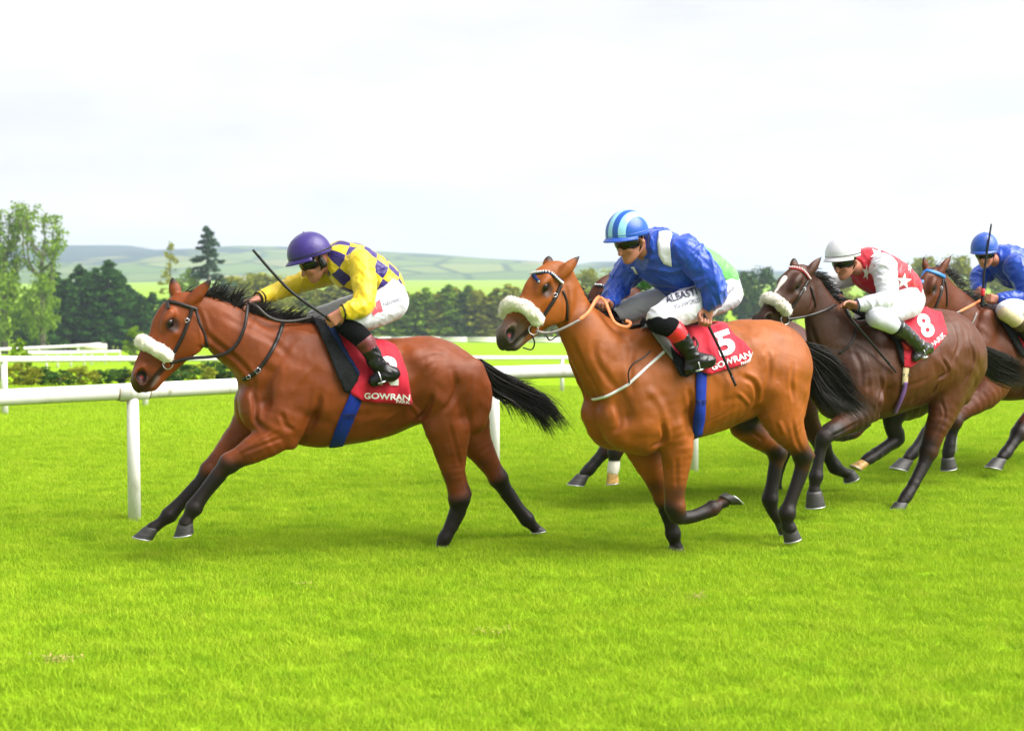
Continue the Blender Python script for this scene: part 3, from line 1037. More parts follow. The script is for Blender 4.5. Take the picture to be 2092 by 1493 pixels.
fo = empty("farmhouse", tuple(fh)); tag(fo, "tiny white farmhouse on the far green hillside", "house")
part("wall", box_vq((0, 0, 2), (6, 4, 5)), simple_mat("whitewash", (.8, .79, .76), .8), fo)
rfv = np.array([(-6.4, -4.6, 7), (6.4, -4.6, 7), (6.4, 4.6, 7), (-6.4, 4.6, 7), (-6, 0, 10.5), (6, 0, 10.5)], float)
part("roof", (rfv, np.array([(0, 1, 5, 4), (2, 3, 4, 5), (0, 3, 2, 1)]), np.array([(0, 4, 3), (1, 2, 5)])), simple_mat("slate", (.16, .14, .14), .8), fo)

# ------------------------------------------------------------------ haze over the valley
hz_me = bpy.data.meshes.new("haze")
bm = bmesh.new(); bmesh.ops.create_cube(bm, size=1.0)
bm.to_mesh(hz_me); bm.free()
haze = bpy.data.objects.new("haze", hz_me); link(haze)
haze.scale = (5400, 3640, 100); haze.location = (0, 1800, 8)
hm = bpy.data.materials.new("haze_air"); hm.use_nodes = True
hn = hm.node_tree.nodes; hn.clear()
ho = hn.new("ShaderNodeOutputMaterial"); hv_ = hn.new("ShaderNodeVolumePrincipled")
hv_.inputs["Color"].default_value = (.74, .87, 1.0, 1); hv_.inputs["Density"].default_value = .00030; hv_.inputs["Anisotropy"].default_value = .2
hm.node_tree.links.new(hv_.outputs[0], ho.inputs["Volume"])
hz_me.materials.append(hm)
tag(haze, "pale haze in the air over the valley", "haze", kind="stuff")
# ------------------------------------------------------------------ horses
def coat_material(name, bay, dark, red=0.0, rough=0.40):
    m = MatNodes(name)
    at = m.new("ShaderNodeAttribute", attribute_name="coat")
    sep = m.new("ShaderNodeSeparateColor")
    m.l.new(at.outputs["Color"], sep.inputs[0])
    v = m.coord()
    big = m.noise(v, 4.5, 3, 0.5)
    hair = m.noise(m.coord((40, 40, 160), rot=(0.0, 0.6, 0.0)), 5.0, 2, 0.6)
    lo = tuple(c * 0.78 for c in bay); hi = tuple(c * 1.18 for c in bay)
    base = m.ramp(big, [(0.32, lo), (0.68, hi)])
    base = m.mix(m.math('MULTIPLY', hair, 0.25), base, tuple(c * 0.55 for c in bay))
    c = m.mix(at.outputs["Alpha"], base, (.085, .066, .055))
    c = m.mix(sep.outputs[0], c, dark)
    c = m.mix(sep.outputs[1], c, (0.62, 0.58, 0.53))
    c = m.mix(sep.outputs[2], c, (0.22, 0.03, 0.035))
    m.color(c)
    m.set(rough=rough, spec=0.21)
    h = m.math('ADD', m.math('MULTIPLY', hair, 0.35), m.math('MULTIPLY', m.noise(v, 22, 4, 0.55), 1.0))
    m.bump(h, 0.30, 0.012)
    return m.m

M_HOOF = None
def shared_mats():
    g = {}
    m = MatNodes("hoof_horn")
    v = m.coord((1, 1, 6))
    m.color(m.ramp(m.noise(v, 18, 4), [(0.3, (0.010, 0.010, 0.011)), (0.7, (0.042, 0.038, 0.036))]))
    m.set(rough=0.55); m.bump(m.noise(v, 60, 3), 0.25, 0.003)
    g["hoof"] = m.m
    g["hoof_pale"] = simple_mat("pale_hoof_horn", (0.42, 0.24, 0.07), 0.5, 0.5, 25, 0.2)
    g["shoe"] = simple_mat("horseshoe_metal", (0.40, 0.40, 0.40), 0.4, 0.2, 40, 0.1, metal=0.6)
    m = MatNodes("black_hair")
    m.color(m.ramp(m.noise(m.coord(), 30, 2), [(0.3, (0.004, 0.0035, 0.0035)), (0.75, (0.018, 0.014, 0.012))]))
    m.set(rough=0.42, spec=0.22)
    g["hair"] = m.m
    m = MatNodes("eye_gloss")
    m.color((0.006, 0.004, 0.004)); m.set(rough=0.12, spec=0.35)
    g["eye"] = m.m
    g["leather"] = simple_mat("dark_leather", (0.012, 0.009, 0.008), 0.4, 0.3, 40, 0.15, spec=.3)
    g["grey_leather"] = simple_mat("worn_grey_leather", (0.17, 0.15, 0.14), 0.55, 0.3, 40, 0.2)
    g["orange"] = simple_mat("orange_rubber", (0.62, 0.17, 0.055), 0.6, 0.2, 50, 0.4)
    m = MatNodes("sheepskin")
    v = m.coord()
    m.color(m.ramp(m.noise(v, 26, 5, 0.7), [(0.25, (0.52, 0.48, 0.38)), (0.6, (0.72, 0.69, 0.61))]))
    m.set(rough=0.95, spec=0.1, sheen=0.5); m.bump(m.noise(v, 150, 4, 0.7), 0.8, 0.008)
    g["fleece"] = m.m
    g["steel"] = simple_mat("polished_steel", (0.42, 0.42, 0.43), 0.25, 0.05, 30, metal=1.0)
    g["red_cloth"] = None
    m = MatNodes("red_saddle_cloth")
    v = m.coord()
    m.color(m.ramp(m.noise(v, 14, 4), [(0.3, (0.36, 0.006, 0.020)), (0.7, (0.47, 0.011, 0.032))]))
    m.set(rough=0.6, spec=0.2, sheen=0.05)
    m.bump(m.math('ADD', m.noise(m.coord((2.5, 1, 1)), 16, 3), m.math('MULTIPLY', m.noise(v, 400, 1), 0.15)), 0.35, 0.02)
    g["red_cloth"] = m.m
    g["white_print"] = simple_mat("white_print", (0.62, 0.61, 0.61), 0.6, 0.03, 20)
    g["navy"] = simple_mat("navy_felt", (0.010, 0.022, 0.080), 0.85, 0.3, 60, 0.3, spec=.12)
    g["felt_black"] = simple_mat("black_felt", (0.010, 0.011, 0.012), 0.8, 0.4, 60, 0.3, spec=.12)
    g["blue_web"] = simple_mat("blue_webbing", (0.008, 0.026, 0.24), 0.7, 0.15, 80, 0.3, spec=.15)
    g["beige_web"] = simple_mat("beige_webbing", (0.45, 0.36, 0.20), 0.75, 0.15, 80, 0.3)
    g["purple_web"] = simple_mat("purple_webbing", (0.10, 0.035, 0.17), 0.7, 0.2, 80, 0.3)
    g["white_web"] = simple_mat("white_webbing", (0.55, 0.54, 0.55), 0.7, 0.06, 80, 0.2)
    g["grey_pad"] = simple_mat("grey_pad", (0.13, 0.13, 0.125), 0.7, 0.2, 50, 0.3)
    return g
MT = shared_mats()

HEAD_S = 0.56
def head_points(fr, poll, muzzle, v=0.0):
    """Head axes in the horse's frame: returns at(a, b, side) with a along the face and b towards the jaw, in head lengths."""
    p, q = fr.P(poll[0], poll[1], v), fr.P(muzzle[0], muzzle[1], v)
    e1 = q - p; L = float(np.linalg.norm(e1)); e1 = e1 / L
    e2 = np.array([-e1[2] * -1.0, 0, e1[0] * -1.0])
    e2 = np.array([e1[2], 0, -e1[0]])
    if e2[2] > 0 or True:
        e2 = e2 if (e2[0] < 0) else -e2
    def at(a, b, side=0.0):
        return p + e1 * (a * L) + e2 * (b * L) + np.array([0, side, 0])
    return at, L

def build_horse(sp):
    fr = sp["frame"]
    root = empty("racehorse", tuple(fr.o), fr.rz)
    tag(root, sp["label"], "horse", "racehorses galloping on the track")
    S = Solid(sp.get("vox", 0.009))
    tor = fr.chain(sp["torso"], 0.0)
    S.add(tor, k=0.03, sub=4)
    S.add(fr.chain(sp["neck"], 0.0), k=0.07, sub=4)
    at, L = head_points(fr, *sp["head"])
    def hp(a, b, r, side=0.0, s=1.0):
        q = at(a, b, side); return [q[0], q[1], q[2], r * L, s]
    # skull, jaw, nose and lips
    S.add([hp(.07, .10, .115, 0, .6), hp(.16, .075, .195, 0, .50), hp(.26, .065, .23, 0, .46), hp(.36, .07, .235, 0, .43), hp(.47, .085, .215, 0, .42), hp(.60, .065, .188, 0, .42),
           hp(.74, .05, .163, 0, .44), hp(.85, .045, .138, 0, .52), hp(.93, .045, .112, 0, .62)], k=0.04, sub=3)
    S.mirror([hp(.22, .20, .12, .046, .34), hp(.33, .235, .148, .052, .32), hp(.44, .225, .122, .044, .32), hp(.54, .20, .085, .03, .34)], k=0.018)
    S.add([hp(.42, .23, .10, 0, .45), hp(.60, .20, .090, 0, .42), hp(.78, .165, .068, 0, .5), hp(.92, .15, .056, 0, .8)], k=0.03)
    S.mirror([hp(.25, -.060, .052, .060), hp(.33, -.060, .050, .066), hp(.40, -.04, .036, .060)], k=0.03)
    S.mirror([hp(.40, .06, .040, .060), hp(.52, .06, .030, .050), hp(.60, .06, .02, .04)], k=0.035)
    S.mirror([hp(.80, -.02, .040, .036), hp(.90, -.015, .060, .040), hp(.95, .03, .055, .032)], k=0.025)
    S.add([hp(.95, .05, .075, 0, .9), hp(.99, .06, .055, 0, .9)], k=0.03)
    # nostrils, mouth, eye sockets
    S.mirror([hp(.845, -.022, .022, .066), hp(.895, .0, .054, .066), hp(.935, .038, .030, .058)], k=0.005, op='sub')
    S.mirror([hp(.72, .150, .016, .056), hp(.86, .124, .024, .052), hp(.97, .112, .028, .036), hp(1.04, .105, .03, .02)], k=0.007, op='sub')
    S.mirror([hp(.315, .0, .040, .108), hp(.355, .012, .040, .106)], k=0.012, op='sub')
    for base, tip, vb, vt in sp["ears"]:
        b, t = fr.P(base[0], base[1], vb), fr.P(tip[0], tip[1], vt)
        mid = b * 0.58 + t * 0.42
        S.add([[*b, .030, .9], [*mid, .038, .62], [*(b * .3 + t * .7), .026, .6], [*t, .004, .8]], k=0.02)
    # muscles
    for ms in sp.get("muscles", []):
        S.mirror(fr.chain(ms[0]), k=ms[1])
    legs = {}
    for nm, lg in sp["legs"].items():
        C = fr.chain(lg["pts"])
        legs[nm] = C
        S.add(C, k=0.024, sub=3)
        # knee or hock, fetlock, and the tendon behind the cannon bone
        k0 = lg.get("dark_from", 3); fk = len(C) - 3
        kj = C[k0].copy(); kj[3] *= 1.10; S.add(kj, k=.014)
        fj = C[fk].copy(); fj[3] *= 1.06; S.add(fj, k=.012)
        bone, ten = [], []
        for i in range(k0 + 1, fk + 1):
            d = C[i] - C[i - 1]; d2 = np.array([d[0], d[2]]); d2 /= np.linalg.norm(d2); rear = np.array([d2[1], 0, -d2[0]])
            q = C[i].copy(); q[:3] += rear * C[i][3] * .55; q[3] *= .62; ten.append(q)
            q = C[i].copy(); q[:3] -= rear * C[i][3] * .30; q[3] *= .80; bone.append(q)
        if len(ten) > 1:
            S.add(np.array(ten), k=.006); S.add(np.array(bone), k=.006)
        for ex in lg.get("extra", []):
            S.add(fr.chain(ex), k=0.02)
    for gr in sp.get("grooves", []):
        S.mirror(fr.chain(gr[0]), k=gr[1], op='sub')
    V, Q = S.mesh(smooth=1)
    # muscle ripple, fading out down the legs and on the face
    Vw = wrinkle(V, Q, .0085, 11, 5, (1, 1, 1.25), 1.0)
    Vw = wrinkle(Vw, Q, .0022, 30, 8, (1, 1, .85), 1.0)
    fade = np.clip((V[:, 2] - .45) / .35, 0, 1) * np.clip((np.linalg.norm(V - at(.5, .1), axis=1) - .30) / .2, 0.12, 1)
    V = V + (Vw - V) * fade[:, None]
    grey = np.zeros(len(V))
    if sp.get('lines'): V = sculpt(V, Q, sp['lines'], Skin(fr, V, Q))
    # coat: black points, dark muzzle, marks
    dark = np.zeros(len(V)); white = np.zeros(len(V)); pink = np.zeros(len(V))
    def sstep(x, a, b):
        t = np.clip((x - a) / (b - a), 0, 1); return t * t * (3 - 2 * t)
    base_dark = sp.get("base_dark", 0.0)
    wob = 0.03 * np.sin(V[:, 0] * 23 + V[:, 2] * 17) + 0.02 * np.sin(V[:, 2] * 41 - V[:, 0] * 13)
    for nm, C in legs.items():
        k0 = sp["legs"][nm].get("dark_from", 3)
        D = resample(C, 3)
        dd = np.min(np.linalg.norm(V[:, None, :] - D[None, :, :3], axis=2) - D[None, :, 3], axis=1) if len(V) < 1 else None
        near = chain_dist(V, C) < 0.02
        kn = C[k0][:3]; dirv = C[min(k0 + 1, len(C) - 1)][:3] - C[k0 - 1][:3]; dirv = dirv / np.linalg.norm(dirv)
        # only the part of the leg beyond the knee or hock goes black
        low = chain_dist(V, C[max(k0 - 1, 0):]) < 0.03
        fade = sstep((V - kn) @ dirv + wob * 1.6, -0.24, 0.07) ** 1.3
        sl = np.where(near & low, np.maximum(fade, 0), 0)
        sl = np.maximum(sl, np.where(near, fade * (chain_dist(V, C[max(k0 - 2, 0):]) < 0.02), 0))
        dark = np.maximum(dark, sl)
        if "sock" in sp["legs"][nm]:
            sk = C[sp["legs"][nm]["sock"]][:3]
            w_ = np.where(chain_dist(V, C[sp["legs"][nm]["sock"]:]) < 0.012, 1.0, 0)
            white = np.maximum(white, w_)
    mz = at(.97, .06)
    dist = np.linalg.norm(V - mz, axis=1)
    grey = np.maximum(grey, sp.get('muzzle_grey', 0.0) * (1 - sstep(dist + wob * .5, .09, .21)))
    dark = np.maximum(dark, sp.get('muzzle_amt', .8) * (1 - sstep(dist + wob * .5, .05, sp.get("muzzle_dark", .17))))
    nos = np.minimum(np.linalg.norm(V - at(.90, .008, .055), axis=1), np.linalg.norm(V - at(.90, .008, -.055), axis=1))
    dark = np.maximum(dark, 1 - sstep(nos, .028, .046))  # nostril hollows: shade put into the colour so the holes read deep
    for sd in (1, -1):
        lip = [[*at(.74, .148, sd * .04), .004, 1], [*at(.86, .12, sd * .045), .006, 1], [*at(.99, .117, sd * .04), .006, 1]]
        ld = chain_dist(V, np.array(lip))
        dark = np.maximum(dark, .9 * (1 - sstep(ld, .008, .02)))
        low = [[*at(.84, .155, sd * .04), .005, 1], [*at(.95, .145, sd * .045), .006, 1]]
        white = np.maximum(white, sp.get('lip_pale', .35) * (1 - sstep(chain_dist(V, np.array(low)), .002, .018)))
        pink = np.maximum(pink, .9 * (1 - sstep(np.linalg.norm(V - at(.91, .018, sd * .030), axis=1), .008, .016)))
    ey = np.minimum(np.linalg.norm(V - at(.335, .005, .078), axis=1), np.linalg.norm(V - at(.335, .005, -.078), axis=1))
    dark = np.maximum(dark, 0.85 * (1 - sstep(ey, .034, .062)))
    for base, tip, vb, vt in sp["ears"]:
        t = fr.P(tip[0], tip[1], vt)
        dark = np.maximum(dark, 1 - sstep(np.linalg.norm(V - t, axis=1), .02, .06))
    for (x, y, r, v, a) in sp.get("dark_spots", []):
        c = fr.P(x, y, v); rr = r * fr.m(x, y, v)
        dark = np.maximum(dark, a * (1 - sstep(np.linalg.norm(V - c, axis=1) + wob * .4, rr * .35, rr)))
    skin = Skin(fr, V, Q)
    for path, r in sp.get("white_marks", []):
        C = np.array([[*skin.hit(x, y)[0], r * w, 1] for x, y, w in path])
        white = np.maximum(white, 1 - sstep(chain_dist(V, C), -.003, .006))
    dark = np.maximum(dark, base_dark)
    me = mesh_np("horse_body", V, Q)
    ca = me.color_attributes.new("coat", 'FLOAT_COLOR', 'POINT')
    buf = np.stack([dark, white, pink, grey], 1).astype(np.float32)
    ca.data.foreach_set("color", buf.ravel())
    mesh_obj("body", me, sp["mat"], root)
    # eyes
    for sd in (1, -1):
        c, n = skin.near(at(.335, .005, sd * .085))
        bm = bmesh.new()
        bmesh.ops.create_uvsphere(bm, u_segments=16, v_segments=10, radius=0.034)
        bmesh.ops.translate(bm, verts=bm.verts, vec=Vector(c - n * 0.020))
        me = bpy.data.meshes.new("eye"); bm.to_mesh(me); bm.free()
        me.polygons.foreach_set("use_smooth", np.ones(len(me.polygons), dtype=bool))
        mesh_obj("eye", me, MT["eye"], root)
    # hooves with shoes
    for nm, lg in sp["legs"].items():
        if "hoof" not in lg: continue
        cor, toe, heel, v = lg["hoof"]
        make_hoof(fr, cor, toe, heel, v, MT["hoof_pale"] if lg.get("pale") else MT["hoof"], root, lg.get("hoof_r", 1.0))
    sp["skin"], sp["root"], sp["at"], sp["L"] = skin, root, at, L
    return root

def make_hoof(fr, cor, toe, heel, v, mat, root, k=1.0):
    c, t, h = fr.P(*cor, v), fr.P(*toe, v), fr.P(*heel, v)
    ax = t - h; ln = np.linalg.norm(ax); ax /= ln
    lat = np.array([0, 1.0, 0])
    sole = (t + h) / 2
    up = c - sole; up -= ax * (up @ ax) * 0.0
    rows, n = [], 18
    a = np.arange(n) * 2 * math.pi / n
    lsole = max(ln / 2, 0.05) * k
    for f, sc, sh in ((0.0, 1.0, 0.0), (0.06, 1.0, 0), (0.35, 0.93, 0), (0.7, 0.85, 0), (0.95, 0.80, 0), (1.12, 0.72, 0)):
        ctr = sole + up * f
        x = np.cos(a) * lsole * sc
        y = np.sin(a) * lsole * 0.86 * sc * (1 - 0.10 * np.cos(a))
        rows.append(ctr + x[:, None] * ax + y[:, None] * lat)
    V = np.concatenate(rows)
    Q = [(i * n + j, i * n + (j + 1) % n, (i + 1) * n + (j + 1) % n, (i + 1) * n + j) for i in range(len(rows) - 1) for j in range(n)]
    V = np.vstack([V, sole - up * 0.0, sole + up * 1.12])
    T = [(n * len(rows), (j + 1) % n, j) for j in range(n)] + [(n * len(rows) + 1, (len(rows) - 1) * n + j, (len(rows) - 1) * n + (j + 1) % n) for j in range(n)]
    o = mesh_obj("hoof", mesh_np("hoof", V, Q, T), mat, root)
    # the shoe: an open rim under the sole
    b = np.linspace(-2.35, 2.35, 22)
    upn = up / max(np.linalg.norm(up), 1e-6)
    P = sole - upn * 0.003 + (np.cos(b) * lsole * 0.97)[:, None] * ax + (np.sin(b) * lsole * 0.83 * (1 - .1 * np.cos(b)))[:, None] * lat
    mesh_obj("shoe", mesh_np("shoe", *tube(P, 0.0050, 6)), MT["shoe"], o)

def strands(name, paths, mat, parent, width=0.004, seg=9):
    """Locks of hair: tapered three-sided blades along each path."""
    parts = []
    for P, w in paths:
        n = len(P)
        r = width * w * np.concatenate([np.linspace(0.7, 1.0, n // 3), np.linspace(1.0, 0.12, n - n // 3)])
        parts.append(tube(P, r, 3, cap=False))
    V, Q, T = join(parts)
    return mesh_obj(name, mesh_np(name, V, Q, T), mat, parent)

def hair_from_guides(fr, guides, count, seed, spread=0.03, flyaway=0.15, jit=0.02, width=(0.6, 1.4), vspread=0.05):
    """Each guide is a traced lock (x, y, v); strands run between neighbouring guides."""
    rg = np.random.default_rng(seed)
    G = []
    for g in guides:
        P = np.array([fr.P(x, y, v) for x, y, v in g])
        d = np.concatenate([[0], np.cumsum(np.linalg.norm(np.diff(P, axis=0), axis=1))]); d /= d[-1]
        Ps = smooth_path(P, 8)
        d = np.concatenate([[0], np.cumsum(np.linalg.norm(np.diff(Ps, axis=0), axis=1))]); d /= d[-1]
        t = np.linspace(0, 1, 13)
        G.append(np.stack([np.interp(t, d, Ps[:, k]) for k in range(3)], 1))
    out = []
    t = np.linspace(0, 1, 13)[:, None]
    for i in range(count):
        k = rg.integers(0, len(G) - 1) if len(G) > 1 else 0
        a = rg.uniform(0, 1)
        P = G[k] * (1 - a) + G[min(k + 1, len(G) - 1)] * a
        fl = rg.uniform(0, 1) < flyaway
        off = rg.normal(0, 1, 3) * spread * np.array([1, 1, 1]); off[1] += rg.normal(0, vspread)
        P = P + off * (0.25 + 0.75 * t)
        bend = rg.normal(0, 1, 3) * (jit * (3.0 if fl else 1.0))
        P = P + bend * t ** 2 + rg.normal(0, 1, 3) * jit * 0.5 * np.sin(t * rg.uniform(3, 9) + rg.uniform(0, 6))
        cut = rg.uniform(0.72, 1.0) if not fl else rg.uniform(0.85, 1.08)
        t2 = np.linspace(0, min(cut, 1), 11)
        P = np.stack([np.interp(t2, t[:, 0], P[:, q]) for q in range(3)], 1)
        out.append((P, (rg.uniform(*width)) * (0.45 if fl else 1.0)))
    return out
# ------------------------------------------------------------------ the five runners, traced from the photograph
F1 = Frame(18, (902, 1121), 0.10, (720, 1100))
F2 = Frame(27, (1382, 1126), -0.10, (1430, 1100))
F3 = Frame(27, (1450, 1022), 0.0, (1480, 1020))
F4 = Frame(36, (1834, 1040), 0.10, (1850, 1030))
F5 = Frame(37, (2050, 968), 0.0, (2090, 966))

H1 = dict(frame=F1, vox=0.0074,
    lines=[([(398, 622), (414, 660), (420, 697), (409, 722)], .012, .013), ([(408, 658), (430, 690), (456, 712), (490, 740), (513, 770), (523, 812)], .012, .016),
        ([(512, 792), (522, 825), (522, 858), (544, 880)], .020, .016), ([(598, 690), (572, 735), (545, 785), (530, 815)], .008, .020), ([(645, 738), (606, 785), (572, 832)], -.009, .022),
        ([(573, 838), (584, 868), (604, 880)], .010, .014), ([(655, 800), (648, 835), (634, 872), (606, 912)], .022, .018), ([(580, 893), (540, 908), (495, 926)], .008, .011),
        ([(562, 878), (520, 903), (480, 930)], -.006, .010), ([(884, 800), (878, 825), (866, 846), (850, 856)], .020, .016), ([(836, 822), (848, 836), (856, 848)], -.012, .012),
        ([(926, 752), (931, 790), (920, 822), (903, 842)], .012, .016), ([(966, 770), (960, 800), (953, 832), (962, 872), (958, 900)], .010, .014), ([(918, 862), (930, 912), (941, 955)], .009, .012),
        ([(948, 956), (957, 1010)], -.007, .009), ([(860, 742), (882, 728), (912, 726)], .006, .014), ([(700, 850), (760, 846), (820, 838)], .004, .020), ([(440, 640), (500, 668), (560, 700), (600, 740)], .007, .020),
        ([(330, 690), (318, 712), (308, 735)], -.004, .006), ([(770, 870), (800, 850), (826, 828)], -.003, .006), ([(905, 958), (914, 990), (922, 1015)], -.005, .008)],
    label="leading bay horse stretched out in front of the field, blue girth, black mane and tail",
    mat=coat_material("bay_coat", (0.172, 0.038, 0.0068), (0.010, 0.007, 0.006)),
    torso=[(550, 808, 50, 0, .80), (580, 786, 88, 0, .70), (610, 785, 118, 0, .66), (660, 789, 126, 0, .70), (720, 797, 109, 0, .80), (780, 791, 99, 0, .84), (832, 780, 91, 0, .86), (880, 777, 89, 0, .86), (920, 792, 78, 0, .90)],
    neck=[(408, 630, 28, 0, .55), (440, 656, 46, 0, .46), (483, 690, 58, 0, .46), (536, 721, 69, 0, .52), (585, 752, 88, 0, .58), (620, 775, 100, 0, .60)],
    head=((385, 600), (275, 785)),
    ears=[((388, 618), (430, 573), .045, .065), ((362, 612), (352, 567), -.045, -.055)],
    muscles=[
        ([(612, 715, 30, .12, .5), (585, 780, 56, .15, .5), (578, 850, 46, .16, .6)], .06),      # shoulder
        ([(625, 760, 44, .16, .5), (612, 830, 48, .17, .55), (596, 893, 26, .17, .7)], .025),      # triceps to elbow
        ([(520, 822, 34, .075), (526, 846, 35, .09), (550, 862, 36, .10)], .03),                                        # breast
        ([(850, 730, 18, .17), (880, 760, 42, .15, .6), (905, 800, 52, .17, .55)], .06),          # haunch
        ([(960, 760, 32, .13, .7), (978, 810, 30, .14, .7), (968, 860, 28, .14, .7)], .025),       # back of the thigh
        ([(700, 760, 70, .13, .45), (780, 775, 62, .13, .5)], .05),                                # ribs
        ([(470, 690, 40, .05, .5), (520, 722, 50, .08, .5), (570, 752, 56, .11, .5)], .05),       # neck muscle
    ],
    grooves=[
        ([(640, 860, 8, .235), (628, 905, 9, .22)], .09),
        ([(546, 765, 8, .225), (540, 820, 10, .20)], .09),
        ([(858, 800, 10, .27), (868, 850, 14, .23)], .09),
        ([(938, 790, 6, .275), (946, 850, 8, .245)], .09),
    ],
    legs=dict(
        near_fore=dict(pts=[(580, 850, 54, .15, .62), (556, 892, 38, .16, .75), (520, 917, 29, .15, .85), (492, 932, 22, .14), (468, 946, 20, .13), (447, 969, 15, .12), (420, 1003, 13, .11), (405, 1023, 14, .11), (396, 1037, 16, .11), (385, 1055, 12, .11), (379, 1068, 15, .11)],
            dark_from=4, hoof=((378, 1069), (355, 1096), (396, 1088), .11), extra=[[(402, 1042, 8, .11), (396, 1048, 7, .11)], [(540, 900, 16, .20), (505, 922, 13, .18)]]),
        far_fore=dict(pts=[(530, 850, 48, -.13, .6), (500, 880, 34, -.14, .8), (468, 914, 24, -.14), (442, 943, 19, -.13), (428, 960, 18, -.13), (404, 990, 13, -.13), (370, 1025, 12, -.13), (345, 1052, 15, -.13), (328, 1067, 11, -.13), (311, 1079, 13, -.13)],
            dark_from=4, hoof=((309, 1079), (271, 1096), (312, 1102), -.13)),
        near_hind=dict(pts=[(920, 795, 72, .13, .6), (915, 850, 56, .145, .6), (920, 900, 41, .145, .65), (924, 945, 29, .13, .75), (930, 985, 20, .12), (938, 1018, 21, .115), (934, 1046, 16, .11), (921, 1076, 13, .11), (909, 1098, 15, .11), (902, 1112, 12, .11)],
            dark_from=5, hoof=((903, 1108), (889, 1122), (913, 1121), .11), extra=[[(945, 975, 7, .12), (955, 1008, 9, .115)]]),
        far_hind=dict(pts=[(940, 820, 60, -.13, .6), (962, 885, 40, -.14, .7), (985, 924, 27, -.13, .8), (1006, 957, 20, -.13), (1018, 977, 19, -.12), (1036, 1007, 14, -.12), (1058, 1038, 12, -.12), (1077, 1061, 14, -.12), (1088, 1073, 11, -.12), (1095, 1080, 11, -.12)],
            dark_from=4, hoof=((1096, 1078), (1090, 1087), (1112, 1083), -.12)),
    ),
    muzzle_dark=.13, lip_pale=.12,
    dark_spots=[(860, 862, 46, .0, .95), (545, 865, 30, .0, .7)],
)

